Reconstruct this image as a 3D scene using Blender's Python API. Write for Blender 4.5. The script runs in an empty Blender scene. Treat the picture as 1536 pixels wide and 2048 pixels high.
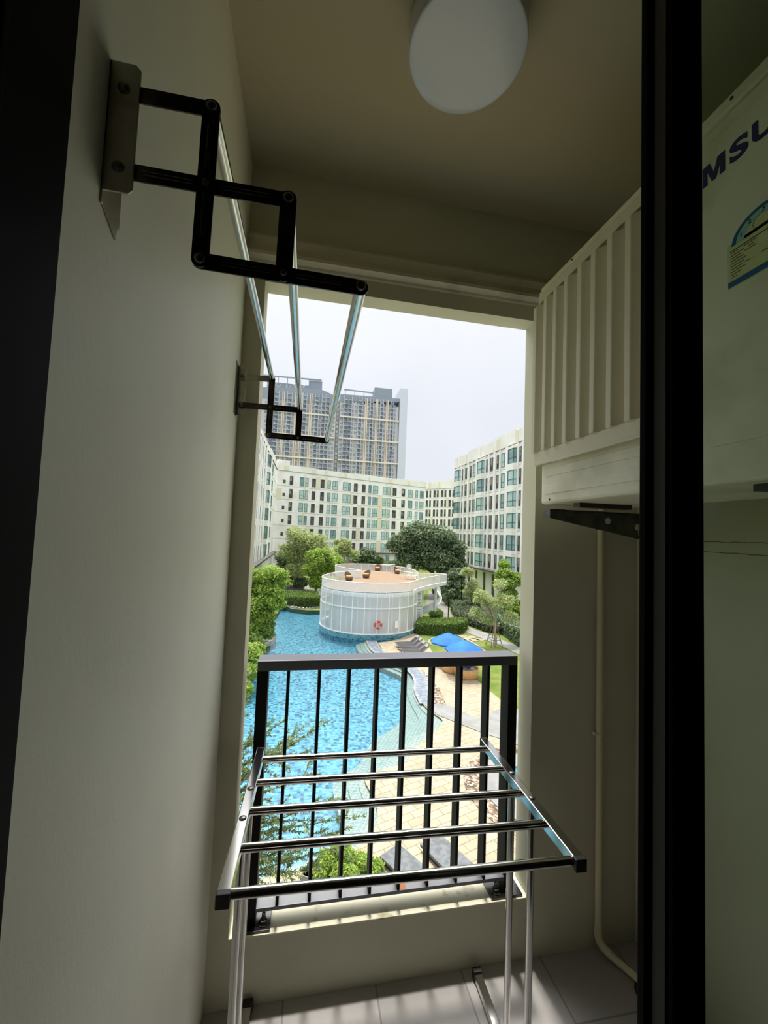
import bpy, math, random
import numpy as np
from mathutils import Vector, Matrix
from mathutils.geometry import tessellate_polygon

SC = bpy.context.scene
COL = SC.collection
PI = math.pi
random.seed(7)

# ------------------------------------------------------------------ camera, world, sun, exposure
F = 812.0
EYE = np.array([0.0, 0.0, 1.5])
def _n(v):
    v = np.array(v, float); return v / np.linalg.norm(v)
_dy = _n([(612 - 768) / F, -(1062 - 1024) / F, -1])
_up = _n([584 / F, 15041 / F, -1]); _up = _n(_up - _dy * _up.dot(_dy))
_dx = np.cross(_dy, _up)
RM = np.array([_dx, _dy, _up])
cam_d = bpy.data.cameras.new('camera'); cam = bpy.data.objects.new('camera', cam_d); COL.objects.link(cam)
cam_d.sensor_fit = 'HORIZONTAL'; cam_d.sensor_width = 36.0; cam_d.lens = F / 1536 * 36.0
cam_d.clip_start = 0.02; cam_d.clip_end = 2000
cam.matrix_world = Matrix.Translation(Vector(EYE)) @ Matrix([list(r) for r in RM]).to_4x4()
SC.camera = cam

SC.view_settings.view_transform = 'Standard'
SC.view_settings.look = 'None'
SC.view_settings.gamma = 1.0
SC.view_settings.use_curve_mapping = False
SC.view_settings.exposure = 0.0
SC.cycles.use_denoising = True
SC.cycles.max_bounces = 12
SC.cycles.diffuse_bounces = 9
SC.cycles.glossy_bounces = 4
SC.cycles.transparent_max_bounces = 16
SC.cycles.sample_clamp_indirect = 6.0

w = bpy.data.worlds.new('overcast_sky'); SC.world = w; w.use_nodes = True
nt = w.node_tree; nt.nodes.clear()
def _wn(t, **k):
    n = nt.nodes.new(t)
    for a, b in k.items(): setattr(n, a, b)
    return n
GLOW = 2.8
out = _wn('ShaderNodeOutputWorld'); bg = _wn('ShaderNodeBackground')
tc = _wn('ShaderNodeTexCoord'); sep = _wn('ShaderNodeSeparateXYZ')
nt.links.new(tc.outputs['Generated'], sep.inputs[0])
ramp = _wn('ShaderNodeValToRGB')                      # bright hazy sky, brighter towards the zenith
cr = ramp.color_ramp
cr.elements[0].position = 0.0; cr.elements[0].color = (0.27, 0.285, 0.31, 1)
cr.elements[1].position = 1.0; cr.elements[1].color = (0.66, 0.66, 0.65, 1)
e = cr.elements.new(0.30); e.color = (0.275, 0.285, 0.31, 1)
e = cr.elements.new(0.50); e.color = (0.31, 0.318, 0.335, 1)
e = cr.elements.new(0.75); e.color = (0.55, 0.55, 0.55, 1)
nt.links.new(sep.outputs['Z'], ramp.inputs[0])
nz = _wn('ShaderNodeTexNoise'); nz.inputs['Scale'].default_value = 1.6; nz.inputs['Detail'].default_value = 4
nt.links.new(tc.outputs['Generated'], nz.inputs['Vector'])
mr = _wn('ShaderNodeMapRange'); mr.inputs[1].default_value = 0.3; mr.inputs[2].default_value = 0.7
mr.inputs[3].default_value = 0.93; mr.inputs[4].default_value = 1.07
nt.links.new(nz.outputs[0], mr.inputs[0])
mul = _wn('ShaderNodeVectorMath', operation='SCALE')
nt.links.new(ramp.outputs[0], mul.inputs[0]); nt.links.new(mr.outputs[0], mul.inputs['Scale'])
# added bright sky lobe, above the visible sky, to light the balcony inside
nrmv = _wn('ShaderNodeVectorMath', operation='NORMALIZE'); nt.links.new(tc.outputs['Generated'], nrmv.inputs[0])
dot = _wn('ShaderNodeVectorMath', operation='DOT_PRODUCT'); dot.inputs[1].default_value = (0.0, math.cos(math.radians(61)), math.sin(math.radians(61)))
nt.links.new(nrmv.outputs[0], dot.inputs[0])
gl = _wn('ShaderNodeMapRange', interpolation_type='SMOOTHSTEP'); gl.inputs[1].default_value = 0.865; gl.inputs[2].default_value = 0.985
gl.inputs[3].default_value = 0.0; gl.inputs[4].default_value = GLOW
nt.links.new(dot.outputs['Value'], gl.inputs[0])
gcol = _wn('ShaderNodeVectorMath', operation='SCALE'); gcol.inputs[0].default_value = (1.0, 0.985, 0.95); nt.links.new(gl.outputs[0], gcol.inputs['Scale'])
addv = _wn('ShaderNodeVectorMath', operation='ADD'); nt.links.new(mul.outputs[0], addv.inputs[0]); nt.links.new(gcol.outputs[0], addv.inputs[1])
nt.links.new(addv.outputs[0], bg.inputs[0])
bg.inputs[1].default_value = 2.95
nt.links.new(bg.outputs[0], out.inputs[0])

sun_d = bpy.data.lights.new('sun', 'SUN'); sun_d.energy = 3.2; sun_d.angle = math.radians(3.0); sun_d.color = (1.0, 0.96, 0.88)
sun = bpy.data.objects.new('sun', sun_d); COL.objects.link(sun)
_el = math.radians(79.0); _az = math.radians(-2)
_d = Vector((math.sin(_az) * math.cos(_el), -math.cos(_az) * math.cos(_el), -math.sin(_el)))
sun.rotation_euler = _d.to_track_quat('-Z', 'Y').to_euler()
sun.location = (0, 20, 40)

# ------------------------------------------------------------------ where a line of sight meets a real plane of the place
def ray(x, y): return RM @ np.array([(x - 768) / F, -(y - 1024) / F, -1.0])
def onY(x, y, Y): r = ray(x, y); return EYE + r * (Y / r[1])
def onX(x, y, X): r = ray(x, y); return EYE + r * (X / r[0])
def onZ(x, y, Z): r = ray(x, y); return EYE + r * ((Z - 1.5) / r[2])
def gpts(pts, Z=-7.5): return [tuple(onZ(a, b, Z)[:2]) for a, b in pts]

# ------------------------------------------------------------------ materials
MATS = {}
def _base(name):
    m = bpy.data.materials.new(name); m.use_nodes = True
    nt = m.node_tree
    return m, nt, nt.nodes['Principled BSDF']
def lin(c):
    return tuple(((v / 255) / 12.92 if v / 255 <= .04045 else ((v / 255 + .055) / 1.055) ** 2.4) for v in c)
def mat(name, rgb, rough=0.7, metal=0.0, spec=0.5, rgb2=None, nscale=6.0, lo=.4, hi=.6, stretch=(1, 1, 1), bump=0.0, bscale=60.0, bdist=.002, detail=4, linear=False):
    m, nt, b = _base(name)
    c1 = rgb if linear else lin(rgb)
    b.inputs['Base Color'].default_value = (*c1, 1)
    b.inputs['Roughness'].default_value = rough
    b.inputs['Metallic'].default_value = metal
    b.inputs['Specular IOR Level'].default_value = spec
    g = nt.nodes.new('ShaderNodeNewGeometry')
    mp = nt.nodes.new('ShaderNodeMapping'); mp.inputs['Scale'].default_value = stretch
    nt.links.new(g.outputs['Position'], mp.inputs[0])
    if rgb2 is not None:
        n = nt.nodes.new('ShaderNodeTexNoise'); n.inputs['Scale'].default_value = nscale; n.inputs['Detail'].default_value = detail
        nt.links.new(mp.outputs[0], n.inputs['Vector'])
        r = nt.nodes.new('ShaderNodeMapRange'); r.inputs[1].default_value = lo; r.inputs[2].default_value = hi
        nt.links.new(n.outputs[0], r.inputs[0])
        mx = nt.nodes.new('ShaderNodeMix'); mx.data_type = 'RGBA'
        mx.inputs[6].default_value = (*c1, 1); mx.inputs[7].default_value = (*(rgb2 if linear else lin(rgb2)), 1)
        nt.links.new(r.outputs[0], mx.inputs[0]); nt.links.new(mx.outputs[2], b.inputs['Base Color'])
    if bump:
        n2 = nt.nodes.new('ShaderNodeTexNoise'); n2.inputs['Scale'].default_value = bscale; n2.inputs['Detail'].default_value = 5
        nt.links.new(mp.outputs[0], n2.inputs['Vector'])
        bp = nt.nodes.new('ShaderNodeBump'); bp.inputs['Strength'].default_value = bump; bp.inputs['Distance'].default_value = bdist
        nt.links.new(n2.outputs[0], bp.inputs['Height']); nt.links.new(bp.outputs[0], b.inputs['Normal'])
    MATS[name] = m
    return m

def brick_mat(name, c1, c2, mortar, bw, bh, ms, rough=.8, rot=0.0, offset=.5, bump=.3, rgbn=None):
    m, nt, b = _base(name)
    g = nt.nodes.new('ShaderNodeNewGeometry'); mp = nt.nodes.new('ShaderNodeMapping')
    mp.inputs['Rotation'].default_value = (0, 0, rot)
    nt.links.new(g.outputs['Position'], mp.inputs[0])
    t = nt.nodes.new('ShaderNodeTexBrick'); t.offset = offset
    t.inputs['Color1'].default_value = (*lin(c1), 1); t.inputs['Color2'].default_value = (*lin(c2), 1); t.inputs['Mortar'].default_value = (*lin(mortar), 1)
    t.inputs['Scale'].default_value = 1.0; t.inputs['Brick Width'].default_value = bw; t.inputs['Row Height'].default_value = bh
    t.inputs['Mortar Size'].default_value = ms; t.inputs['Mortar Smooth'].default_value = .1
    nt.links.new(mp.outputs[0], t.inputs['Vector'])
    col = t.outputs['Color']
    n = nt.nodes.new('ShaderNodeTexNoise'); n.inputs['Scale'].default_value = 2.2; n.inputs['Detail'].default_value = 6
    nt.links.new(g.outputs['Position'], n.inputs['Vector'])
    r = nt.nodes.new('ShaderNodeMapRange'); r.inputs[1].default_value = .3; r.inputs[2].default_value = .7; r.inputs[3].default_value = .88; r.inputs[4].default_value = 1.1
    nt.links.new(n.outputs[0], r.inputs[0])
    s = nt.nodes.new('ShaderNodeVectorMath'); s.operation = 'SCALE'
    nt.links.new(col, s.inputs[0]); nt.links.new(r.outputs[0], s.inputs['Scale'])
    nt.links.new(s.outputs[0], b.inputs['Base Color'])
    b.inputs['Roughness'].default_value = rough
    if bump:
        bp = nt.nodes.new('ShaderNodeBump'); bp.inputs['Strength'].default_value = bump; bp.inputs['Distance'].default_value = .01; bp.invert = True
        nt.links.new(t.outputs['Fac'], bp.inputs['Height']); nt.links.new(bp.outputs[0], b.inputs['Normal'])
    return m

def leaf_mat(name, a, bcol, trans=.35, rough=.55):
    m = bpy.data.materials.new(name); m.use_nodes = True; nt = m.node_tree; nt.nodes.clear()
    o = nt.nodes.new('ShaderNodeOutputMaterial'); g = nt.nodes.new('ShaderNodeNewGeometry')
    mx = nt.nodes.new('ShaderNodeMix'); mx.data_type = 'RGBA'
    mx.inputs[6].default_value = (*lin(a), 1); mx.inputs[7].default_value = (*lin(bcol), 1)
    nt.links.new(g.outputs['Random Per Island'], mx.inputs[0])
    p = nt.nodes.new('ShaderNodeBsdfPrincipled'); p.inputs['Roughness'].default_value = rough; p.inputs['Specular IOR Level'].default_value = .3
    t = nt.nodes.new('ShaderNodeBsdfTranslucent'); ms = nt.nodes.new('ShaderNodeMixShader'); ms.inputs[0].default_value = trans
    nt.links.new(mx.outputs[2], p.inputs['Base Color']); nt.links.new(mx.outputs[2], t.inputs['Color'])
    nt.links.new(p.outputs[0], ms.inputs[1]); nt.links.new(t.outputs[0], ms.inputs[2]); nt.links.new(ms.outputs[0], o.inputs[0])
    return m

def see_through(name, tint, gloss_rough=.02, body=None, body_fac=0.0, bump=None, ior=1.45):
    m = bpy.data.materials.new(name); m.use_nodes = True; nt = m.node_tree; nt.nodes.clear()
    o = nt.nodes.new('ShaderNodeOutputMaterial'); tr = nt.nodes.new('ShaderNodeBsdfTransparent'); tr.inputs[0].default_value = (*tint, 1)
    gl = nt.nodes.new('ShaderNodeBsdfGlossy'); gl.inputs['Roughness'].default_value = gloss_rough
    fr = nt.nodes.new('ShaderNodeFresnel')
    gb = nt.nodes.new('ShaderNodeNewGeometry'); mi_ = nt.nodes.new('ShaderNodeMapRange')      # same reflectance from either side of a thin sheet
    mi_.inputs[3].default_value = ior; mi_.inputs[4].default_value = 1 / ior
    nt.links.new(gb.outputs['Backfacing'], mi_.inputs[0]); nt.links.new(mi_.outputs[0], fr.inputs['IOR'])
    ms = nt.nodes.new('ShaderNodeMixShader')
    nt.links.new(fr.outputs[0], ms.inputs[0]); nt.links.new(tr.outputs[0], ms.inputs[1]); nt.links.new(gl.outputs[0], ms.inputs[2])
    last = ms
    if body is not None:
        d = nt.nodes.new('ShaderNodeBsdfDiffuse'); d.inputs[0].default_value = (*body, 1)
        m2 = nt.nodes.new('ShaderNodeMixShader'); m2.inputs[0].default_value = body_fac
        nt.links.new(ms.outputs[0], m2.inputs[1]); nt.links.new(d.outputs[0], m2.inputs[2]); last = m2
    if bump:
        g = nt.nodes.new('ShaderNodeNewGeometry'); mp = nt.nodes.new('ShaderNodeMapping'); mp.inputs['Scale'].default_value = (bump[2], bump[3], 1)
        nt.links.new(g.outputs['Position'], mp.inputs[0])
        n = nt.nodes.new('ShaderNodeTexNoise'); n.inputs['Scale'].default_value = bump[0]; n.inputs['Detail'].default_value = 3
        nt.links.new(mp.outputs[0], n.inputs['Vector'])
        bp = nt.nodes.new('ShaderNodeBump'); bp.inputs['Strength'].default_value = bump[1]; bp.inputs['Distance'].default_value = .05
        nt.links.new(n.outputs[0], bp.inputs['Height']); nt.links.new(bp.outputs[0], gl.inputs['Normal']); nt.links.new(bp.outputs[0], fr.inputs['Normal'])
    nt.links.new(last.outputs[0], o.inputs[0])
    return m

def mosaic_mat(name, cols, cell, speck, rough=.35):
    """small square pool tiles of mixed blues with sparse dark ones"""
    m, nt, b = _base(name)
    g = nt.nodes.new('ShaderNodeNewGeometry')
    sc = nt.nodes.new('ShaderNodeVectorMath'); sc.operation = 'SCALE'; sc.inputs['Scale'].default_value = 1 / cell
    nz = nt.nodes.new('ShaderNodeTexNoise'); nz.inputs['Scale'].default_value = 1.3
    nt.links.new(g.outputs['Position'], sc.inputs[0])
    fl = nt.nodes.new('ShaderNodeVectorMath'); fl.operation = 'FLOOR'; nt.links.new(sc.outputs[0], fl.inputs[0])
    wn = nt.nodes.new('ShaderNodeTexWhiteNoise'); wn.noise_dimensions = '3D'; nt.links.new(fl.outputs[0], wn.inputs[0])
    rp = nt.nodes.new('ShaderNodeValToRGB'); rp.color_ramp.interpolation = 'CONSTANT'
    els = rp.color_ramp.elements
    els[0].position = 0; els[0].color = (*lin(cols[0]), 1)
    els[1].position = speck; els[1].color = (*lin(cols[1]), 1)
    for i, c in enumerate(cols[2:]):
        e = els.new(speck + (1 - speck) * (i + 1) / (len(cols) - 1)); e.color = (*lin(c), 1)
    nt.links.new(wn.outputs['Value'], rp.inputs[0])
    nt.links.new(rp.outputs[0], b.inputs['Base Color']); b.inputs['Roughness'].default_value = rough
    return m

M = {}
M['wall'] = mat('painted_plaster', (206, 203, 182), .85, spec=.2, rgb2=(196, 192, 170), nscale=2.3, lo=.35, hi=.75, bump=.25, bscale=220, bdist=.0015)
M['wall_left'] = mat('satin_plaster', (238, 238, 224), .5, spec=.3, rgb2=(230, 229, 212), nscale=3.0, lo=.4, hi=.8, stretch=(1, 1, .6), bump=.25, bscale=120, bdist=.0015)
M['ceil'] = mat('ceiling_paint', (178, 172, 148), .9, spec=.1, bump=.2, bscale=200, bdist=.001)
M['stain'] = mat('weathered_sill_paint', (226, 222, 198), .8, spec=.2, rgb2=(176, 168, 140), nscale=14, lo=.58, hi=.72, bump=.3, bscale=90)
M['mould'] = mat('cornice_paint', (210, 203, 182), .8, spec=.2, rgb2=(150, 142, 120), nscale=3.5, lo=.58, hi=.75, bump=.3, bscale=60)
M['room'] = mat('dim_room_paint', (120, 116, 105), .9)
M['roomfloor'] = mat('dark_wood_floor', (70, 60, 50), .5, rgb2=(50, 42, 35), nscale=8)
M['floor'] = brick_mat('grey_floor_tile', (172, 168, 166), (166, 162, 160), (134, 130, 128), .6, .3, .003, rough=.38, rot=PI / 2, bump=.2)
M['black'] = mat('black_powder_coat', (9, 9, 11), .6, spec=.06)
M['blackgrey'] = mat('dark_grey_gasket', (46, 44, 40), .5)
M['rail'] = mat('black_painted_steel', (16, 16, 18), .25, spec=.7, rgb2=(22, 22, 24), nscale=20)
M['toprail'] = mat('sky_lit_dark_paint', (80, 81, 90), .3, spec=1.0)  # dark rail paint lightened, with the sky's reflection put into its base colour
M['bars'] = mat('matte_black_steel', (14, 14, 15), .6, spec=.2)
M['plate'] = mat('sky_grey_worn_bar', (92, 94, 98), .3, spec=.6, rgb2=(120, 122, 122), nscale=26, lo=.62, hi=.75)  # black bar greyed: sky reflection put into the base colour, plus random worn flecks
M['rust'] = mat('rust_patch', (168, 92, 40), .8, rgb2=(110, 100, 80), nscale=60, lo=.4, hi=.6)
M['steel'] = mat('polished_stainless', (205, 204, 200), .13, metal=1.0, bump=.03, bscale=30)
M['bsteel'] = mat('brushed_stainless', (150, 144, 128), .32, metal=1.0, rgb2=(175, 170, 155), nscale=18, bump=.06, bscale=60)
M['darksteel'] = mat('dark_stainless_link', (92, 88, 80), .28, metal=1.0, rgb2=(66, 62, 56), nscale=22)
M['rivet'] = mat('rivet_metal', (120, 118, 112), .35, metal=.9)
M['capblack'] = mat('black_plastic_cap', (12, 12, 12), .5)
M['acwhite'] = mat('beige_white_enamel', (238, 234, 214), .35, spec=.4, rgb2=(204, 198, 172), nscale=5, lo=.5, hi=.75)
M['louvre'] = mat('cream_plastic_louvre', (226, 219, 196), .45, spec=.3)
M['bracket'] = mat('grey_painted_bracket', (84, 86, 80), .5, rgb2=(60, 60, 54), nscale=25)
M['logoblue'] = mat('deep_blue_print', (22, 32, 92), .4)
M['labelcream'] = mat('cream_label_paper', (216, 214, 160), .6)
M['labelblue'] = mat('label_blue_print', (18, 92, 150), .5)
M['labelteal'] = mat('label_pale_teal', (150, 205, 200), .5)
M['ink'] = mat('label_ink', (58, 56, 30), .6)
M['pvc'] = mat('cream_pvc_pipe', (224, 216, 186), .5, spec=.3)
M['twine'] = mat('pale_twine', (196, 190, 168), .9)
M['diffuser'] = mat('opal_acrylic', (190, 198, 204), .2, spec=.5)
M['lampbase'] = mat('lamp_base_plastic', (150, 148, 132), .5)
M['glass'] = see_through('door_glass', (.86, .93, .87), .01, ior=1.25)
M['dgrout'] = mat('dark_crack', (40, 36, 26), .9)
# outdoors
M['fac'] = mat('cream_facade_panel', (246, 246, 240), .85, spec=.2, rgb2=(236, 235, 224), nscale=.35, lo=.4, hi=.6, stretch=(1, 1, .6))
M['facw'] = mat('white_facade_panel', (250, 250, 246), .85, spec=.2, rgb2=(236, 232, 226), nscale=.5, lo=.45, hi=.7)
M['facb'] = mat('beige_facade_panel', (230, 226, 202), .85, spec=.2)
M['joint'] = mat('facade_joint_grey', (176, 176, 168), .9)
M['frame'] = mat('dark_window_frame', (74, 102, 102), .4)
M['pane'] = mat('teal_window_pane', (158, 200, 196), .12, spec=.8, rgb2=(184, 216, 210), nscale=.4, lo=.4, hi=.6)
M['pane2'] = mat('dark_teal_pane', (100, 138, 140), .1, spec=.8, rgb2=(140, 176, 176), nscale=.5, lo=.4, hi=.6)
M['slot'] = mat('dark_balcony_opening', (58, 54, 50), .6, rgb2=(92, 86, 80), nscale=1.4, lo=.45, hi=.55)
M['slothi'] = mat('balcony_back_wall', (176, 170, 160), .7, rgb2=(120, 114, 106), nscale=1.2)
M['canopy'] = mat('dark_canopy_metal', (84, 82, 80), .5)
M['tw_grey'] = mat('tower_grey_cladding', (196, 194, 196), .7, rgb2=(208, 206, 204), nscale=.08)  # tower tones paled: distance haze put into cladding, balcony and pilaster colours
M['tw_dark'] = mat('tower_balcony_dark', (102, 112, 130), .4, rgb2=(150, 158, 168), nscale=.55, lo=.4, hi=.62, detail=8)
M['tw_win'] = mat('tower_window_glass', (142, 150, 158), .3, rgb2=(212, 212, 208), nscale=.5, lo=.5, hi=.66, detail=8)
M['tw_slab'] = mat('tower_white_slab', (208, 212, 218), .7)
M['tw_orange'] = mat('tower_sand_pilaster', (224, 210, 190), .7)
M['tw_cream'] = mat('tower_cream_band', (238, 228, 212), .7)
M['tw_white'] = mat('tower_white_blade', (212, 218, 226), .7)
M['tw_roof'] = mat('tower_roof_metal', (146, 156, 168), .5)
M['paver'] = brick_mat('sand_stone_paver', (166, 154, 132), (152, 140, 117), (116, 106, 88), .62, .31, .012, rot=-.35)
M['concrete'] = mat('pale_concrete', (134, 135, 134), .85, rgb2=(122, 122, 119), nscale=1.5)
M['greypath'] = mat('grey_path', (128, 126, 120), .85, rgb2=(114, 112, 106), nscale=1.2, bump=.2, bscale=20)
M['kerb'] = mat('white_stone_kerb', (172, 170, 162), .8, rgb2=(150, 148, 140), nscale=4)
M['grass'] = mat('lawn_grass', (92, 112, 50), .95, spec=.1, rgb2=(116, 126, 66), nscale=1.4, lo=.35, hi=.65, bump=.8, bscale=30, bdist=.03, detail=8)
M['pebble'] = None
M['mosaic'] = mosaic_mat('blue_pool_mosaic', [(28, 76, 100), (62, 128, 152), (74, 141, 164), (50, 114, 140), (86, 152, 172)], .13, .17)
M['basewall'] = mosaic_mat('teal_wall_mosaic', [(44, 96, 112), (98, 150, 164), (110, 164, 176), (84, 138, 152)], .12, .12)
M['step'] = brick_mat('pale_green_step_tile', (112, 132, 126), (104, 125, 119), (146, 158, 152), .16, .16, .012, rough=.4, offset=0, rot=.5)
M['water'] = see_through('pool_water', (.90, .965, .985), .03, bump=(2.6, .5, 1.0, 2.4), ior=1.33)
M['streambed'] = mat('grey_stream_stone', (112, 112, 118), .6, rgb2=(140, 144, 154), nscale=5)
M['slate'] = mat('dark_slate', (104, 108, 110), .7, rgb2=(84, 88, 92), nscale=6, bump=.2, bscale=30)
M['white'] = mat('white_painted_metal', (242, 243, 242), .5)
M['screen'] = see_through('perforated_white_screen', (1, 1, 1), .5, body=lin((236, 238, 236)), body_fac=.55, ior=1.01)
M['core'] = mat('pale_inner_wall', (198, 202, 200), .8, rgb2=(176, 182, 180), nscale=.8)
M['deckwood'] = brick_mat('brown_deck_board', (142, 118, 92), (132, 109, 85), (104, 84, 64), 2.4, .15, .01, rot=.3)
M['wicker'] = mat('tan_wicker', (214, 170, 112), .7, rgb2=(176, 132, 80), nscale=30, bump=.4, bscale=60, bdist=.01)
M['wickerd'] = mat('brown_wicker_chair', (128, 102, 82), .7, rgb2=(106, 82, 64), nscale=30)
M['cush'] = mat('charcoal_cushion', (70, 72, 78), .9)
M['lounge'] = mat('charcoal_lounger_sling', (52, 52, 56), .8)
M['lframe'] = mat('light_lounger_frame', (140, 140, 140), .5)
M['blue'] = mat('royal_blue_canvas', (20, 108, 226), .75, rgb2=(14, 96, 210), nscale=1.5)
M['pole'] = mat('dark_green_pole', (60, 84, 66), .5)
M['red'] = mat('red_lifebuoy', (214, 84, 70), .6)
M['bark'] = mat('grey_brown_bark', (104, 92, 76), .9, rgb2=(74, 64, 52), nscale=6, bump=.5, bscale=30)
M['palebark'] = mat('pale_grey_bark', (184, 176, 158), .9, rgb2=(148, 140, 122), nscale=6)
M['stake'] = mat('weathered_stake', (120, 104, 88), .9)
M['soil'] = mat('dark_soil', (84, 72, 58), .95, rgb2=(110, 94, 76), nscale=4)
M['lf_lime'] = leaf_mat('lime_leaf', (176, 200, 96), (116, 148, 60), .45)
M['lf_mid'] = leaf_mat('mid_green_leaf', (152, 174, 94), (96, 130, 58), .4)
M['lf_dark'] = leaf_mat('dark_green_leaf', (138, 156, 118), (76, 98, 68), .3)
M['lf_pale'] = leaf_mat('pale_olive_leaf', (196, 204, 148), (150, 168, 108), .45)
M['lf_hedge'] = leaf_mat('hedge_leaf', (122, 148, 68), (80, 108, 46), .35)
M['lf_grey'] = leaf_mat('grey_green_leaf', (118, 126, 98), (78, 90, 66), .3)
M['lf_weep'] = leaf_mat('fine_green_leaf', (158, 172, 118), (92, 114, 70), .35)
M['lf_purple'] = leaf_mat('purple_grey_leaf', (132, 120, 138), (96, 92, 96), .3)
def pebble_mat():
    m, nt, b = _base('mixed_pebble')
    g = nt.nodes.new('ShaderNodeNewGeometry'); v = nt.nodes.new('ShaderNodeTexVoronoi'); v.inputs['Scale'].default_value = 9
    nt.links.new(g.outputs['Position'], v.inputs['Vector'])
    rp = nt.nodes.new('ShaderNodeValToRGB'); e = rp.color_ramp.elements
    e[0].color = (*lin((62, 50, 42)), 1); e[1].color = (*lin((196, 176, 150)), 1)
    k = e.new(.5); k.color = (*lin((120, 98, 78)), 1)
    s = nt.nodes.new('ShaderNodeSeparateColor'); nt.links.new(v.outputs['Color'], s.inputs[0]); nt.links.new(s.outputs[0], rp.inputs[0])
    nt.links.new(rp.outputs[0], b.inputs['Base Color'])
    bp = nt.nodes.new('ShaderNodeBump'); bp.inputs['Distance'].default_value = .05; bp.invert = True
    nt.links.new(v.outputs['Distance'], bp.inputs['Height']); nt.links.new(bp.outputs[0], b.inputs['Normal'])
    return m
M['pebble'] = pebble_mat()

# ------------------------------------------------------------------ mesh builder
class MB:
    def __init__(s): s.v = []; s.f = []; s.mi = []; s.sm = []
    def add(s, vs, fs, mi=0, smooth=False):
        o = len(s.v); s.v += [tuple(float(c) for c in p) for p in vs]
        s.f += [tuple(i + o for i in f) for f in fs]; s.mi += [mi] * len(fs); s.sm += [smooth] * len(fs)
        return s
    def box(s, x0, x1, y0, y1, z0, z1, mi=0):
        vs = [(x, y, z) for z in (z0, z1) for y in (y0, y1) for x in (x0, x1)]
        return s.add(vs, [(0, 2, 3, 1), (4, 5, 7, 6), (0, 1, 5, 4), (2, 6, 7, 3), (0, 4, 6, 2), (1, 3, 7, 5)], mi)
    def beam(s, a, b, wd, h, mi=0, up=(0, 0, 1)):
        a = Vector(a); b = Vector(b); d = (b - a).normalized(); u = Vector(up)
        if abs(d.dot(u)) > .99: u = Vector((0, 1, 0))
        r = d.cross(u).normalized() * wd / 2; t = r.cross(d).normalized() * h / 2
        vs = [p + q for p in (a, b) for q in (-r - t, r - t, r + t, -r + t)]
        return s.add(vs, [(0, 3, 2, 1), (4, 5, 6, 7), (0, 1, 5, 4), (1, 2, 6, 5), (2, 3, 7, 6), (3, 0, 4, 7)], mi)
    def tube(s, pts, r, n=12, mi=0, smooth=True, caps=True):
        pts = [Vector(p) for p in pts]; rs = r if isinstance(r, (list, tuple)) else [r] * len(pts)
        o = len(s.v); vs = []; fs = []; u = None
        for i, p in enumerate(pts):
            d = (pts[min(i + 1, len(pts) - 1)] - pts[max(i - 1, 0)]).normalized()
            if u is None:
                u = d.cross(Vector((0, 0, 1)))
                if u.length < .05: u = d.cross(Vector((0, 1, 0)))
            u = (u - d * u.dot(d)).normalized(); v = d.cross(u)
            for k in range(n):
                a = 2 * PI * k / n; vs.append(p + (u * math.cos(a) + v * math.sin(a)) * rs[i])
        for i in range(len(pts) - 1):
            for k in range(n):
                fs.append((i * n + k, i * n + (k + 1) % n, (i + 1) * n + (k + 1) % n, (i + 1) * n + k))
        s.add(vs, fs, mi, smooth)
        if caps:
            m_ = len(pts) - 1
            s.add(vs[:n], [tuple(range(n))[::-1]], mi); s.add(vs[m_ * n:], [tuple(range(n))], mi)
        return s
    def lathe(s, c, prof, n=32, mi=0, smooth=True, axis='z'):
        vs = []; fs = []
        for (r, z) in prof:
            for k in range(n):
                a = 2 * PI * k / n
                p = (r * math.cos(a), r * math.sin(a), z)
                if axis == 'y': p = (p[0], p[2], p[1])
                if axis == 'x': p = (p[2], p[0], p[1])
                vs.append((c[0] + p[0], c[1] + p[1], c[2] + p[2]))
        for i in range(len(prof) - 1):
            for k in range(n): fs.append((i * n + k, i * n + (k + 1) % n, (i + 1) * n + (k + 1) % n, (i + 1) * n + k))
        return s.add(vs, fs, mi, smooth)
    def prism(s, poly, z0, z1, mi=0, holes=()):
        loops = [[Vector((p[0], p[1], 0)) for p in poly]] + [[Vector((p[0], p[1], 0)) for p in h] for h in holes]
        flat = [p for l in loops for p in l]; tris = tessellate_polygon(loops); n = len(flat)
        vs = [(p.x, p.y, z0) for p in flat] + [(p.x, p.y, z1) for p in flat]; fs = []
        for t in tris:
            a, b, c = (flat[i] for i in t)
            if (b - a).cross(c - a).z < 0: t = t[::-1]
            fs.append(tuple(i + n for i in t)); fs.append(tuple(t)[::-1])
        o = 0
        for l in loops:
            k = len(l)
            ar = sum(l[i].x * l[(i + 1) % k].y - l[(i + 1) % k].x * l[i].y for i in range(k))
            for i in range(k):
                q = (o + i, o + (i + 1) % k, o + (i + 1) % k + n, o + i + n)
                fs.append(q if (ar > 0) == (l is loops[0]) else q[::-1])
            o += k
        return s.add(vs, fs, mi)
    def ypoly(s, poly, y0, y1, mi=0):
        """outline in X,Z extruded along Y"""
        t = MB(); t.prism(poly, y0, y1)
        return s.add([(v[0], v[2], v[1]) for v in t.v], [f[::-1] for f in t.f], mi)
    def xpoly(s, poly, x0, x1, mi=0):
        """outline in Y,Z extruded along X"""
        t = MB(); t.prism(poly, x0, x1)
        return s.add([(v[2], v[0], v[1]) for v in t.v], t.f, mi)

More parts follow.
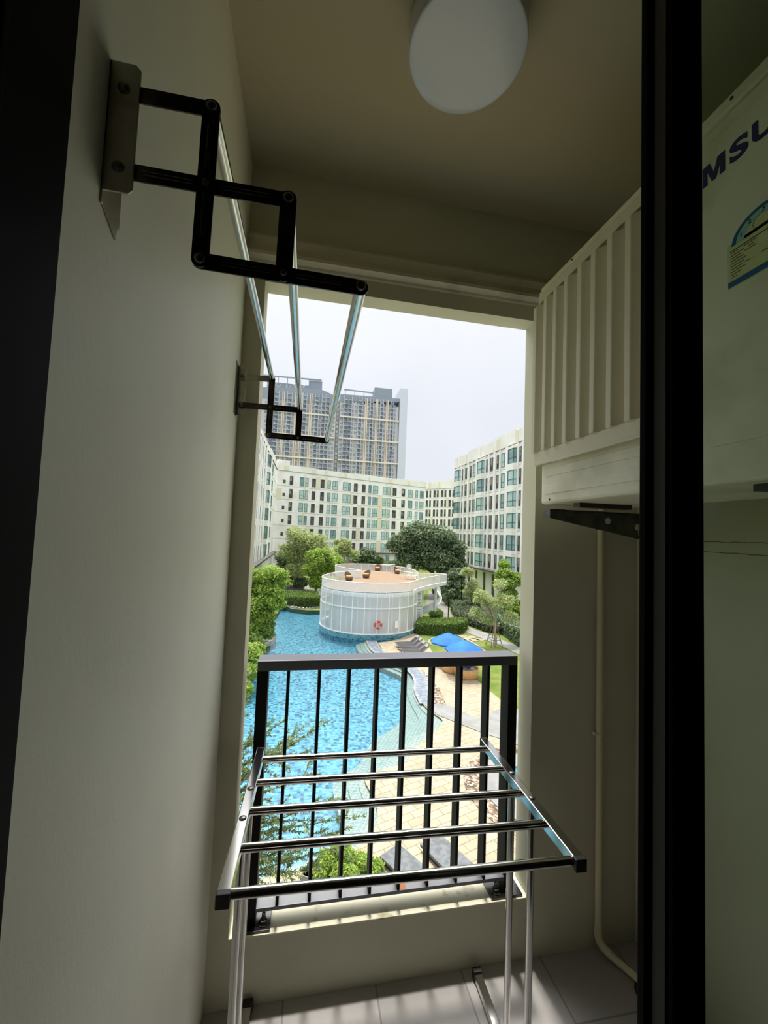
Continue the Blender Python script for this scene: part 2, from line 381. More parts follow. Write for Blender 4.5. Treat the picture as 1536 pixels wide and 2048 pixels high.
def wloc(o):
    p = Vector((0, 0, 0))
    while o is not None: p += o.location; o = o.parent
    return p
def obj(name, mb, m, parent=None, origin=None, bevel=0.0, local=False):
    me = bpy.data.meshes.new(name)
    if parent is not None: sh = Vector((0, 0, 0)) if local else wloc(parent)
    else: sh = Vector(origin) if origin is not None else Vector((0, 0, 0))
    v = [(p[0] - sh.x, p[1] - sh.y, p[2] - sh.z) for p in mb.v] if sh.length else mb.v
    me.from_pydata(v, [], mb.f)
    for mm in (m if isinstance(m, (list, tuple)) else [m]): me.materials.append(mm)
    me.polygons.foreach_set('material_index', mb.mi); me.polygons.foreach_set('use_smooth', mb.sm)
    me.update()
    o = bpy.data.objects.new(name, me); COL.objects.link(o)
    if parent is not None: o.parent = parent
    else: o.location = sh
    if bevel:
        b = o.modifiers.new('bevel', 'BEVEL'); b.width = bevel; b.segments = 2; b.limit_method = 'ANGLE'
    return o
def tag(o, label=None, cat=None, group=None, kind=None):
    if label: o['label'] = label
    if cat: o['category'] = cat
    if group: o['group'] = group
    if kind: o['kind'] = kind
    return o
def thing(name, label, cat, loc=(0, 0, 0), rz=0.0, group=None, kind=None):
    o = bpy.data.objects.new(name, None); o.empty_display_size = .1; COL.objects.link(o); o.location = loc; o.rotation_euler = (0, 0, rz)
    return tag(o, label, cat, group, kind)
def struct(name, mb, m, **k):
    o = obj(name, mb, m, **k); o['kind'] = 'structure'; return o
def kids(o): return [c for c in bpy.data.objects if c.parent is o]
def copy_tree(o, parent=None):
    c = o.copy(); COL.objects.link(c)
    if parent is not None: c.parent = parent
    for ch in kids(o): copy_tree(ch, c)
    return c

# ------------------------------------------------------------------ balcony shell
WX, RX, FY, OY, CZ = -.242, 1.30, 1.407, 1.50, 2.753       # left wall, right wall, front wall inner and outer face, ceiling
ox0, ox1, oz0, oz1 = -.178, .852, .208, 2.35                 # the opening
struct('floor', MB().box(-.40, 1.46, .295, OY, -.12, 0), M['floor'])
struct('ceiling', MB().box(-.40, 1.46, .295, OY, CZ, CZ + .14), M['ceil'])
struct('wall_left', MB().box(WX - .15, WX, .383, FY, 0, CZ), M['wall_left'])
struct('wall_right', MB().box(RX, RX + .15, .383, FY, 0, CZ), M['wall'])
fw = MB()
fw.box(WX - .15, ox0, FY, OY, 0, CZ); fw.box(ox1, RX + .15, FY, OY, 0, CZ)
fw.box(ox0, ox1, FY, OY, 0, oz0)
fw.xpoly([(FY, oz1), (OY, oz1 + .012), (OY, CZ), (FY, CZ)], ox0, ox1)
struct('wall_front', fw, M['wall'])
struct('trim_1', MB().box(ox0 + .002, ox1 - .002, FY - .004, OY - .002, oz0 - .001, oz0 + .004), M['stain'])       # painted sill
mo = MB().xpoly([(FY, 2.505), (FY - .018, 2.505), (FY - .024, 2.492), (FY - .016, 2.468), (FY - .020, 2.445), (FY - .034, 2.436), (FY - .034, 2.424), (FY - .014, 2.416), (FY - .012, 2.408), (FY, 2.408)], WX + .001, 1.05)
struct('trim_2', mo, M['mould'])
# the room the camera stands in
rm = MB()
rm.box(-1.8, -.30, .23, .30, 0, 2.753); rm.box(1.30, 2.6, .23, .30, 0, 2.753); rm.box(-.30, 1.30, .23, .30, 2.32, 2.753)
struct('wall_back', rm, M['room'])
r2 = MB(); r2.box(-1.9, -1.8, -3.2, .30, 0, 2.753); r2.box(2.6, 2.7, -3.2, .30, 0, 2.753); r2.box(-1.9, 2.7, -3.3, -3.2, 0, 2.753)
struct('wall_room', r2, M['room'])
struct('floor_room', MB().box(-1.9, 2.7, -3.3, .295, -.12, 0), M['roomfloor'])
struct('ceiling_room', MB().box(-1.9, 2.7, -3.3, .295, 2.753, 2.893), M['room'])

# sliding door: jamb on the left wall, sash stile and glass on the right
door = thing('door_1', None, None, (0, .30, 0), kind='structure')
j = MB().box(-.300, -.218, .295, .382, 0, 2.3); j.box(-.218, -.214, .297, .303, 0, 2.3)
obj('jamb', j, M['black'], door, bevel=.001)
hd = MB().box(-.218, 1.30, .30, .382, 2.24, 2.32); obj('head_rail', hd, M['black'], door)
obj('track', MB().box(-.218, 1.30, .30, .382, 0, .02), M['blackgrey'], door)
st = MB()
st.box(.3605, .3980, .345, .380, .02, 2.24); st.box(.3535, .3605, .371, .380, .02, 2.24)
obj('sash_stile', st, M['black'], door, bevel=.0012)
gk = MB().box(.3585, .3605, .352, .366, .02, 2.24)
obj('gasket', gk, M['blackgrey'], door)
obj('glass_pane', MB().box(.3980, 1.22, .360, .366, .06, 2.20), M['glass'], door)
sr = MB().box(.3980, 1.22, .350, .380, .02, .06); sr.box(.3980, 1.22, .350, .380, 2.20, 2.24); sr.box(1.22, 1.30, .345, .38, .02, 2.24)
obj('sash_rail', sr, M['black'], door)

# hairline cracks in the plaster of the right wall
random.seed(3)
for (z0_, lab) in ((1.516, 'upper hairline crack running along the right wall below the air conditioner'), (1.482, 'lower hairline crack running along the right wall below the air conditioner')):
    cm = MB(); pts = []
    for i in range(60):
        yy = .62 + i * .0115; pts.append((RX + .0008, yy, z0_ + random.uniform(-.0016, .0016) - (.006 * (1.1 - yy) if z0_ < 1.5 else 0)))
    cm.tube(pts, .0017, 4)
    c = obj('wall_crack', cm, M['dgrout']); c['kind'] = 'structure'

# ------------------------------------------------------------------ ceiling light
cx, cy = .327, .875
lamp = thing('ceiling_light', 'round opal drum ceiling light on the balcony ceiling', 'ceiling light', (cx, cy, CZ))
obj('lamp_base', MB().lathe((cx, cy, 0), [(0, CZ), (.135, CZ), (.139, CZ - .006), (.139, CZ - .022), (0, CZ - .022)], 64), M['lampbase'], lamp)
prof = [(.1395, CZ - .018), (.1405, CZ - .05), (.141, CZ - .083), (.141, CZ - .085), (.1402, CZ - .0875), (.138, CZ - .0892), (.135, CZ - .0898), (.125, CZ - .091), (.08, CZ - .094), (.04, CZ - .0955), (0.0005, CZ - .096)]
obj('diffuser', MB().lathe((cx, cy, 0), prof, 72), M['diffuser'], lamp)

# ------------------------------------------------------------------ wall mounted accordion airer
air = thing('wall_drying_rack', 'stainless accordion drying rack with three rods fixed to the left wall', 'drying rack', (WX, .92, 1.87))
NP = {'A': (-.133, 1.994), 'B': (-.134, 1.899), 'C': (-.135, 1.808), 'D': (-.040, 1.900), 'E': (-.041, 1.806), 'F': (.052, 1.805), 'P': (-.226, 1.992), 'Q': (-.226, 1.899)}
def link(a, b, y0, y1, wd=.0195):
    a = Vector((a[0], a[1])); b = Vector((b[0], b[1])); d = (b - a).normalized(); nrm = Vector((-d.y, d.x)); poly = []
    for c, s0 in ((b, -1), (a, 1)):
        for k in range(9):
            t = -PI / 2 + PI * k / 8
            v = (d * math.cos(t) + nrm * math.sin(t)) if c is b else (-d * math.cos(t) - nrm * math.sin(t))
            poly.append(tuple(c + v * wd / 2))
    m_ = MB().ypoly(poly, y0, y1)
    # raised stiffening rib pressed along the strip
    L = (b - a).length
    if L > .12:
        for (t0, t1) in ((.13, .42), (.58, .87)):
            p0 = a.lerp(b, t0); p1 = a.lerp(b, t1)
            m_.tube([(p0.x, y0, p0.y), (p1.x, y0, p1.y)], .0028, 8)
    return m_
for Y, sgn, lm in ((.488, 1, 'darksteel'), (1.36, 1, 'darksteel')):
    fl = MB()
    fl.box(WX, WX + .002, Y - .004, Y + .040, 1.855, 2.022) if Y < 1 else fl.box(WX, WX + .002, Y - .034, Y + .006, 1.862, 2.03)
    if Y < 1:
        fl.xpoly([(Y - .002, 1.856), (Y + .036, 1.856), (Y + .034, 1.838)], WX, WX + .002)
        pl = [(WX, 1.870), (-.214, 1.870), (-.210, 1.874), (-.210, 2.017), (-.215, 2.0225), (WX, 2.0225)]
        fl.ypoly(pl, Y - .004, Y - .0015)
    else:
        pl = [(WX, 1.866), (-.219, 1.866), (-.216, 1.870), (-.216, 2.024), (-.219, 2.028), (WX, 2.028)]
        fl.ypoly(pl, Y + .004, Y + .0065)
    obj('wall_bracket', fl, M['bsteel'], air, bevel=.0004)
    yy = Y
    for i, (a, b, dyy) in enumerate((('P', 'A', 0), ('Q', 'D', 0), ('A', 'C', -.003), ('C', 'F', 0), ('D', 'E', -.003))):
        obj('link', link(NP[a], NP[b], yy + dyy, yy + dyy + .0018), M['darksteel'] if i > 1 else M['bsteel'] if i == 0 and Y > 1 else M['darksteel'], air)
    for k in 'ABCDEFPQ':
        x, z = NP[k]; rr = .0062 if k in 'ADFPQC' else .0042
        obj('rivet', MB().lathe((x, yy - .005, z), [(0.0003, -.0022), (rr * .7, -.002), (rr, 0), (rr, .006), (0.0003, .006)], 20, axis='y'), M['rivet'], air)
for k in 'ADF':
    x, z = NP[k]
    obj('rod', MB().tube([(x, .490, z), (x, 1.358, z)], .0078, 20), M['steel'], air)

# ------------------------------------------------------------------ balcony railing
rl = thing('balcony_railing', 'black steel balcony railing standing on the sill of the opening', 'railing', (.34, 1.46, oz0))
Y0, Y1 = 1.432, 1.492
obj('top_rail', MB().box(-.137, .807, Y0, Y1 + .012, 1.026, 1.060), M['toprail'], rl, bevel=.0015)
for (a, b) in ((-.137, -.101), (.771, .807)):
    obj('post', MB().box(a, b, Y0, Y1, oz0 + .010, 1.026), M['bars'], rl, bevel=.001)
bx = [-.035, .070, .173, .274, .375, .479, .586, .693]
for x in bx:
    obj('baluster', MB().box(x - .005, x + .005, Y0 + .004, Y0 + .052, .268, 1.026), M['bars'], rl)
obj('bottom_bar', MB().box(-.101, .771, Y0, Y0 + .060, .256, .268), M['plate'], rl, bevel=.0008)
obj('rust_patch', MB().box(.383, .404, Y0 + .001, Y0 + .052, .268, .2684), M['rust'], rl)
for (a, b, bxx) in ((-.14, -.052, -.075), (.712, .832, .738)):
    bp = obj('base_plate', MB().box(a, b, FY + .002, 1.490, oz0 + .004, oz0 + .012), M['rail'], rl, bevel=.001)
    bo = MB().lathe((bxx, 1.432, oz0 + .012), [(0.0003, 0), (.016, 0), (.016, .003), (0.0003, .003)], 20)
    bo.lathe((bxx, 1.432, oz0 + .015), [(.012, 0), (.012, .011), (.006, .012), (.006, .030), (0.0003, .031)], 6, smooth=False)
    obj('anchor_bolt', bo, M['blackgrey'], bp, local=False)

# ------------------------------------------------------------------ free standing drying rack
rk = thing('folding_drying_rack', 'chrome standing drying rack with five bars on the balcony floor', 'drying rack', (.26, 1.11, 0), math.radians(-1.6))
def rkp(p): return (p[0] - .26, p[1] - 1.11, p[2])
def robj(name, mb, m, **k):
    mb.v = [rkp(v) for v in mb.v]; return obj(name, mb, m, rk, local=True, **k)
for X in (-.115, .637):
    robj('side_rail', MB().box(X - .0125, X + .0125, .850, 1.372, .776, .802), M['steel'], bevel=.002)
    robj('end_cap', MB().box(X - .0135, X + .0135, .838, .852, .775, .803), M['capblack'], bevel=.002)
    robj('end_cap', MB().box(X - .0135, X + .0135, 1.370, 1.376, .775, .803), M['capblack'], bevel=.002)
    robj('foot_rail', MB().box(X - .0125, X + .0125, .80, 1.372, .006, .028), M['steel'], bevel=.002)
    robj('foot_cap', MB().box(X - .015, X + .015, 1.370, 1.388, .002, .034), M['capblack'], bevel=.002)
    robj('foot_cap', MB().box(X - .015, X + .015, .784, .802, .002, .034), M['capblack'], bevel=.002)
    for Yb in (1.165, 1.05):
        robj('leg', MB().tube([(X, Yb, .026), (X, Yb, .778)], .0095, 16), M['steel'])
        robj('bolt', MB().lathe((X, Yb, .802), [(.009, 0), (.009, .001), (.005, .0035), (0.0003, .0036)], 16), M['rivet'])
for Yb in (1.330, 1.212, 1.094, .972, .856):
    robj('bar', MB().tube([(-.104, Yb, .789), (.626, Yb, .789)], .0098, 20), M['steel'])

# ------------------------------------------------------------------ air conditioner outdoor unit
XA = .755
ac = thing('air_conditioner', 'cream outdoor air conditioner unit with slatted air guide on brackets', 'air conditioner', (.90, .84, 1.617))
body = MB().box(XA, 1.055, .46, 1.215, 1.617, 2.333)
obj('body', body, M['acwhite'], ac, bevel=.008)
rb = MB()
for (z0_, z1_) in ((1.648, 1.674), (1.704, 1.730)):
    rb.xpoly([(.70, z0_), (1.19, z0_), (1.196, z0_ + .006), (1.196, z1_ - .006), (1.19, z1_), (.70, z1_)], XA - .0022, XA)
obj('pressed_rib', rb, M['acwhite'], ac, bevel=.001)
fp = MB().xpoly([(.46, 1.69), (.640, 1.69), (.652, 1.70), (.652, 2.30), (.46, 2.30)], XA - .004, XA)
obj('front_panel', fp, M['acwhite'], ac, bevel=.0015)
tf = MB().box(XA - .006, XA + .01, .46, 1.224, 2.334, 2.356)
tf.box(XA - .010, XA + .0, .70, 1.228, 2.336, 2.342)
obj('top_flange', tf, M['acwhite'], ac, bevel=.001)
for yy, zz in ((1.165, 1.63), (.592, 2.346), (1.06, 2.348)):
    sc_ = MB().lathe((XA - .0065 if zz > 2 else XA - .001, yy, zz), [(.0003, -.0015), (.003, -.001), (.0035, .001)], 10, axis='x')
    obj('screw', sc_, M['ink'], ac)
gd = MB()
XG = .725
gd.box(XG + .008, XA, .705, 1.225, 1.745, 1.787); gd.box(XG + .006, XG + .012, .705, 1.118, 1.741, 1.747)
gd.xpoly([(.705, 2.286), (1.232, 2.286), (1.232, 2.334), (.705, 2.334)], XA - .006, XA)
gd.box(XA - .010, XA - .004, .705, 1.232, 1.745, 2.334)
obj('air_guide_frame', gd, M['louvre'], ac, bevel=.001)
for yb in (1.219, 1.160, 1.108, 1.053, .992, .936, .875, .815, .752):
    lv = MB()
    lv.prism([(XA - .006, yb - .040), (XG + .001, yb - .008), (XG, yb - .005), (XG, yb + .010), (XG + .003, yb + .012), (XA - .006, yb + .012)], 1.787, 2.283)
    lv.add([(XG, yb + .010, 2.283), (XG, yb - .005, 2.283), (XA - .006, yb - .040, 2.306), (XA - .006, yb + .012, 2.306)], [(0, 1, 2, 3)])
    obj('louvre', lv, M['louvre'], ac)
for q_ in ((.56, .60), (1.08, 1.11)): obj('foot', MB().box(.80, .98, *q_, 1.604, 1.617), M['blackgrey'], ac)
DG = bpy.context.evaluated_depsgraph_get()
def text_mesh(body_, size, ext=0.0004, bold=0.0, shear=0.0, spacing=1.0):
    cu = bpy.data.curves.new('t', 'FONT'); cu.body = body_; cu.size = size; cu.extrude = ext; cu.offset = bold; cu.shear = shear
    cu.space_character = spacing
    o = bpy.data.objects.new('t', cu); COL.objects.link(o); bpy.context.view_layer.update()
    me = bpy.data.meshes.new_from_object(o.evaluated_get(bpy.context.evaluated_depsgraph_get()))
    bpy.data.objects.remove(o); mb = MB()
    mb.add([v.co[:] for v in me.vertices], [tuple(p.vertices) for p in me.polygons]); bpy.data.meshes.remove(me)
    return mb
def on_front(mb, y, z, sx=1.0, sz=1.0, x=XA - .0045):
    """text drawn in its own X,Y laid on the unit's front: reads from +Y towards -Y"""
    mb.v = [(x - v[2], y - v[0] * sx, z + v[1] * sz) for v in mb.v]; return mb
# lettering: each letter 44 mm wide and 41 mm high
for i, ch in enumerate('SAMSUNG'):
    tm = text_mesh(ch, .057, .0003, bold=.0022, shear=0.0)
    x0_ = min(v[0] for v in tm.v); x1_ = max(v[0] for v in tm.v); z0_ = min(v[1] for v in tm.v); z1_ = max(v[1] for v in tm.v)
    wd = {'M': .044, 'S': .033, 'A': .044, 'U': .038, 'N': .038, 'G': .036}[ch]
    ys = [.749, .704, .651, .598, .559, .510, .505][i] if i < 5 else .559 - .05 * (i - 4)
    if ch == 'A':    # plain wedge letter without a cross bar
        tm = MB(); tm.add([(0, 0, 0), (.012, 0, 0), (.022, .028, 0), (.032, 0, 0), (.044, 0, 0), (.028, .041, 0), (.016, .041, 0)], [(0, 1, 2, 6), (2, 3, 4, 5), (2, 5, 6)])
        x0_, x1_, z0_, z1_ = 0, .044, 0, .041
    if ch == 'M':
        tm = MB(); P_ = [(0, 0), (.010, 0), (.0095, .027), (.019, 0), (.027, 0), (.036, .027), (.034, 0), (.044, 0), (.044, .041), (.030, .041), (.0225, .016), (.014, .041), (0, .041)]
        P_ = [(min(.044, p[0]), p[1]) for p in P_]
        tm.prism(P_, -.0003, .0003); x0_, x1_, z0_, z1_ = 0, .044, 0, .041
    tm.v = [((v[0] - x0_) / (x1_ - x0_) * wd, (v[1] - z0_) / (z1_ - z0_) * .041, v[2]) for v in tm.v]
    if ys - wd > .462:
        obj('letter', on_front(tm, ys, 2.217), M['logoblue'], ac)
# energy label: cream sheet, arched dial and blue foot band
lb = MB()
LY0, LZ0, LZ1 = .6035, 1.977, 2.062
LYW = .125
sheet = [(LY0, LZ0), (LY0 - LYW, LZ0), (LY0 - LYW, LZ1), (LY0, LZ1)]
lb.xpoly(sheet, XA - .0052, XA - .0045)
CYL, CZL, RL = LY0 - .0625, 2.056, .0545
arc = [(CYL + RL * math.cos(PI * k / 40), CZL + RL * .78 * math.sin(PI * k / 40)) for k in range(41)]
lb.xpoly(arc, XA - .0052, XA - .0045)
label = obj('energy_label', lb, M['labelcream'], ac)
rg = MB()
for k in range(40):
    a0 = PI * k / 40; a1 = PI * (k + 1) / 40
    q = [(CYL + r_ * math.cos(a), CZL + r_ * .78 * math.sin(a)) for a, r_ in ((a0, RL - .001), (a1, RL - .001), (a1, RL - .0085), (a0, RL - .0085))]
    rg.add([(XA - .0056, y, z) for y, z in q], [(0, 1, 2, 3)])
rg.box(XA - .0056, XA - .0052, LY0 - LYW + .002, LY0 - .002, LZ0 + .002, LZ0 + .013)
obj('blue_band', rg, M['labelblue'], label)
dl = MB()
for k in range(40):
    a0 = PI * k / 40; a1 = PI * (k + 1) / 40
    q = [(CYL + r_ * math.cos(a), CZL + r_ * .78 * math.sin(a)) for a, r_ in ((a0, RL - .0085), (a1, RL - .0085), (a1, RL - .022), (a0, RL - .022))]
    dl.add([(XA - .0055, y, z) for y, z in q], [(0, 1, 2, 3)])
obj('dial_scale', dl, M['labelteal'], label)
ik = MB()
for k, ch in enumerate('12345'):
    a = PI * (1 - (k + .62) / 5.2) ; rr = RL - .015
    t_ = on_front(text_mesh(ch, .011, .0001, .0004), CYL - rr * math.cos(a) + .003, CZL + rr * .78 * math.sin(a) - .004, x=XA - .0058)
    ik.add(t_.v, t_.f)
for k in range(24):
    a0 = 2 * PI * k / 24; a1 = 2 * PI * (k + 1) / 24
    q = [(CYL + .002 + r_ * math.cos(a), CZL + .014 + r_ * .8 * math.sin(a)) for a, r_ in ((a0, .0155), (a1, .0155), (a1, .0148), (a0, .0148))]
    ik.add([(XA - .0058, y, z) for y, z in q], [(0, 1, 2, 3)])
random.seed(5)
ik.box(XA - .0058, XA - .0054, LY0 - LYW + .006, LY0 - .006, 2.0465, 2.0480)
for k in range(10):
    z_ = 2.043 - k * .0052; yL = LY0 - .007
    for q in range(random.randint(1, 3)):
        ln = random.uniform(.008, .028); ik.box(XA - .0058, XA - .0054, yL - ln, yL, z_, z_ + .0011); yL -= ln + random.uniform(.003, .02)
obj('printed_text', ik, M['ink'], label)
# brackets carrying the unit
for Yb, lab in ((1.19, 'grey triangular steel bracket under the air conditioner, nearer the front wall'), (.50, 'grey triangular steel bracket under the air conditioner, nearer the door glass')):
    br = thing('wall_bracket', lab, 'bracket', (RX, Yb, 1.49), group='air conditioner brackets')
    a = MB(); a.ypoly([(.776, 1.572), (1.29, 1.484), (1.29, 1.6), (.776, 1.6)], Yb - .002, Yb + .002)
    a.box(.776, 1.29, Yb - .002, Yb + .034, 1.598, 1.602); a.box(.772, .776, Yb - .002, Yb + .034, 1.574, 1.602)
    obj('arm', a, M['bracket'], br)
    obj('wall_plate', MB().box(1.286, RX, Yb - .02, Yb + .03, 1.30, 1.603), M['bracket'], br)
    for hx, hz in ((.985, 1.572), (1.10, 1.556)):
        h = MB().lathe((hx, Yb - .0035, hz), [(.0003, 0), (.011, 0), (.011, .001)], 20, axis='y')
        obj('punched_hole', h, M['louvre'], br)
    for q_ in ((.80, .83), (.95, .975)): obj('rubber_pad', MB().box(*q_, Yb + .005, Yb + .028, 1.602, 1.6035), M['capblack'], br)
sg = MB(); random.seed(11)
for k in range(5):
    p = Vector((1.105, 1.184, 1.522)); pts = [p]
    for q in range(6):
        p = p + Vector((random.uniform(-.006, .014), random.uniform(-.004, .003), random.uniform(-.008, .007))); pts.append(p)
    sg.tube(pts, .0013, 5)
sg.tube([(1.098, 1.184, 1.56), (1.10, 1.183, 1.53), (1.125, 1.184, 1.514), (1.16, 1.185, 1.518)], .0014, 5)
tag(obj('twine', sg, M['twine'], origin=(1.11, 1.184, 1.52)), 'pale twine knotted round the bracket below the air conditioner', 'string')

# ------------------------------------------------------------------ drain pipe
dp = thing('drain_pipe', 'cream plastic drain pipe down the front wall with an elbow at the floor', 'pipe', (1.128, 1.39, 0))
obj('riser', MB().tube([(1.122, 1.392, 1.72), (1.129, 1.392, .075)], .0115, 16), M['pvc'], dp)
el = [(1.129, 1.392, .085), (1.129, 1.392, .055), (1.131, 1.388, .038), (1.136, 1.375, .028), (1.142, 1.36, .024), (1.148, 1.35, .0215)]
obj('elbow', MB().tube(el, .014, 16), M['pvc'], dp)
obj('floor_run', MB().tube([(1.147, 1.352, .020), (1.182, 1.282, .0165), (1.196, 1.255, .015)], .0115, 16), M['pvc'], dp)
cl = MB().lathe((1.1255, 1.392, .772), [(.0118, 0), (.0135, 0), (.0135, .009), (.0118, .009)], 20); cl.box(1.105, 1.116, 1.388, 1.405, .773, .781)
obj('clip', cl, M['pvc'], dp)
fd = MB().lathe((1.20, 1.235, .0), [(.045, 0), (.045, .004), (.034, .005)], 28)
for k in range(-3, 4): fd.box(1.20 + k * .009 - .0025, 1.20 + k * .009 + .0025, 1.205, 1.265, .002, .0045)
tag(obj('floor_drain', fd, M['blackgrey'], origin=(1.2, 1.235, 0)), 'round dark floor drain at the end of the cream pipe', 'drain')

# ================================================================== OUTDOORS
G = -7.5
# ---- terrain
def resample(pts, n):
    P = [Vector((a, b)) for a, b in pts]; L = [0]
    for i in range(1, len(P)): L.append(L[-1] + (P[i] - P[i - 1]).length)
    o_ = []
    for k in range(n):
        t = L[-1] * k / (n - 1); i = 1
        while i < len(L) - 1 and L[i] < t: i += 1
        u = (t - L[i - 1]) / max(1e-6, L[i] - L[i - 1]); o_.append(tuple(P[i - 1].lerp(P[i], max(0, min(1, u)))))
    return o_
def smooth(pts, it=2, closed=False):
    for _ in range(it):
        q = []
        n = len(pts)
        for i in range(n if closed else n - 1):
            a = Vector(pts[i]); b = Vector(pts[(i + 1) % n]); q += [tuple(a.lerp(b, .25)), tuple(a.lerp(b, .75))]
        if not closed: q = [pts[0]] + q + [pts[-1]]
        pts = q
    return pts
inner = smooth(gpts([(712, 1284), (713, 1293), (722, 1305), (745, 1322), (783, 1338), (802, 1345), (806, 1356), (799, 1376), (806, 1400), (806, 1430), (785, 1450), (758, 1464), (738, 1482), (727, 1500), (719, 1522), (696, 1531), (672, 1550), (664, 1564), (671, 1590), (682, 1630), (680, 1655), (640, 1702), (560, 1726)]), 2)
outer = smooth(gpts([(733, 1280), (735, 1292), (744, 1304), (775, 1320), (822, 1339), (835, 1352), (836, 1362), (829, 1378), (845, 1410), (875, 1432), (888, 1441), (875, 1459), (841, 1482), (816, 1520), (800, 1531), (758, 1539), (724, 1553), (743, 1587), (757, 1623), (752, 1655), (735, 1679), (690, 1712), (560, 1748)]), 2)
inner = resample(inner, 90); outer_r = resample(outer, 90)
back = gpts([(563, 1209), (584, 1217), (615, 1220), (646, 1220), (700, 1221)])
left = [(-6, 11.0), (-9, 14), (-9, 18.5), (-6.2, 21.8), (-4.3, 23.2), (-3.55, 24.6), (-3.5, 26.3), (-4.1, 28.2), (-4.3, 29.5)] + gpts([(520, 1300), (540, 1290), (548, 1279), (545, 1268)]) + [(-3.2, 36), (-3.6, 41)] + gpts([(556, 1225)])
pool_poly = back + [(12.6, 47.5), (13.6, 43.0), (12.2, 38.9)] + gpts([(832, 1266), (817, 1270), (798, 1278), (775, 1283), (757, 1285), (742, 1283)]) + outer + left
pool_poly = [tuple(p) for p in pool_poly]
lawn = MB().prism([(-60, 4), (90, 4), (90, 330), (-60, 330)], G - .5, G - .03, holes=[pool_poly])
tag(struct('lawn', lawn, M['grass']), kind='structure')
bs = MB().prism(pool_poly, G - .9, G - .5); struct('pool_basin', bs, M['mosaic'])
wl = MB()
n_ = len(pool_poly)
for i in range(n_):
    a, b = pool_poly[i], pool_poly[(i + 1) % n_]
    wl.add([(a[0], a[1], G - 1.3), (b[0], b[1], G - 1.3), (b[0], b[1], G - .03), (a[0], a[1], G - .03)], [(0, 1, 2, 3)])
struct('pool_wall', wl, M['mosaic'])
wt = MB().prism(pool_poly, G - .1005, G - .1)
wt.f = [f for f in wt.f if all(wt.v[i][2] > G - .1003 for i in f)]; wt.mi = [0] * len(wt.f); wt.sm = [True] * len(wt.f)
tag(obj('pool_water', wt, M['water']), 'rippled blue water of the free-form swimming pool', 'water', kind='stuff')
mid = [tuple(Vector(a).lerp(Vector(b), .42)) for a, b in zip(inner, outer_r)]
mid2 = [tuple(Vector(a).lerp(Vector(b), .75)) for a, b in zip(inner, outer_r)]
for lo_, zt in ((inner, G - .20), (mid, G - .13), (mid2, G - .085)):
    s_ = MB()
    for i in range(89):
        a, b, c, d = lo_[i], lo_[i + 1], outer_r[i + 1], outer_r[i]
        s_.add([(a[0], a[1], zt), (b[0], b[1], zt), (c[0], c[1], zt), (d[0], d[1], zt), (a[0], a[1], G - 1.3), (b[0], b[1], G - 1.3)], [(0, 1, 2, 3), (4, 5, 1, 0)])
    struct('pool_step', s_, M['step'])
# stone coping behind the pool on the left and at the planter
def ribbon(pts, wd, z0, z1):
    mb = MB()
    for i in range(len(pts) - 1): 
        a = Vector((*pts[i], (z0 + z1) / 2)); b = Vector((*pts[i + 1], (z0 + z1) / 2)); d = (b - a).normalized() * wd * .25
        mb.beam(a - d, b + d, wd, z1 - z0)
    return mb
cp = smooth(gpts([(552, 1200), (563, 1207), (584, 1215), (615, 1218), (632, 1216), (650, 1214)]), 2)
struct('pool_coping', ribbon(cp, .5, G - .3, G + .12), M['kerb'])
cp2 = smooth([(-5.2, 30.4)] + gpts([(515, 1296), (535, 1289), (546, 1281), (548, 1275), (543, 1270)]) + [(-3.4, 36.5)], 2)
struct('pool_coping', ribbon(cp2, .42, G - .5, G + .25), M['kerb'])
struct('planting_bed', MB().prism([(-12, 27), (-5.4, 30)] + cp2 + [(-3.8, 40), (-3.5, 48), (-12, 50)], G - .5, G + .1), M['soil'])
struct('planting_bed', MB().prism([(-13, 7), (-7, 7), (-9.1, 14), (-9.1, 18.6), (-6.3, 21.9), (-4.4, 23.3), (-3.65, 24.7), (-3.6, 26.3), (-4.2, 28.2), (-5, 29.8), (-13, 29)], G - .4, G + .04), M['soil'])
struct('pool_coping', ribbon(smooth([(-9.1, 18.6), (-6.2, 21.9), (-4.3, 23.2), (-3.55, 24.6), (-3.5, 26.3), (-4.1, 28.2), (-4.9, 29.9)], 2), .36, G - .5, G + .16), M['kerb'])
# paving
pav = outer + [(-6, 10.7), (-6, 4.5), (16, 4.5), (16, 15)] + gpts([(1100, 1480), (1040, 1434), (998, 1397), (953, 1360), (925, 1338), (895, 1318), (865, 1304), (850, 1282), (832, 1266), (817, 1270), (798, 1278), (775, 1283), (757, 1285), (742, 1283)])
struct('pool_deck', MB().prism(pav, G - .3, G), M['paver'])
struct('concrete_slab', MB().prism(gpts([(846, 1408), (893, 1410), (918, 1421), (951, 1437), (968, 1432), (1000, 1418), (1060, 1420), (1060, 1500), (998, 1477), (966, 1467), (876, 1431)]), G - .2, G + .03), M['concrete'])
# stream with pebble banks
struct('pebble_bank', MB().prism(gpts([(733, 1281), (750, 1282), (760, 1290), (768, 1305), (800, 1322), (830, 1338), (846, 1341), (878, 1376), (893, 1411), (846, 1409), (831, 1379), (838, 1362), (836, 1352), (824, 1339), (777, 1320), (746, 1304), (737, 1292)]), G - .2, G + .02), M['pebble'])
strm = smooth(gpts([(742, 1281), (746, 1291), (757, 1305), (790, 1322), (826, 1340), (838, 1352), (843, 1366), (842, 1382), (856, 1408)]), 2)
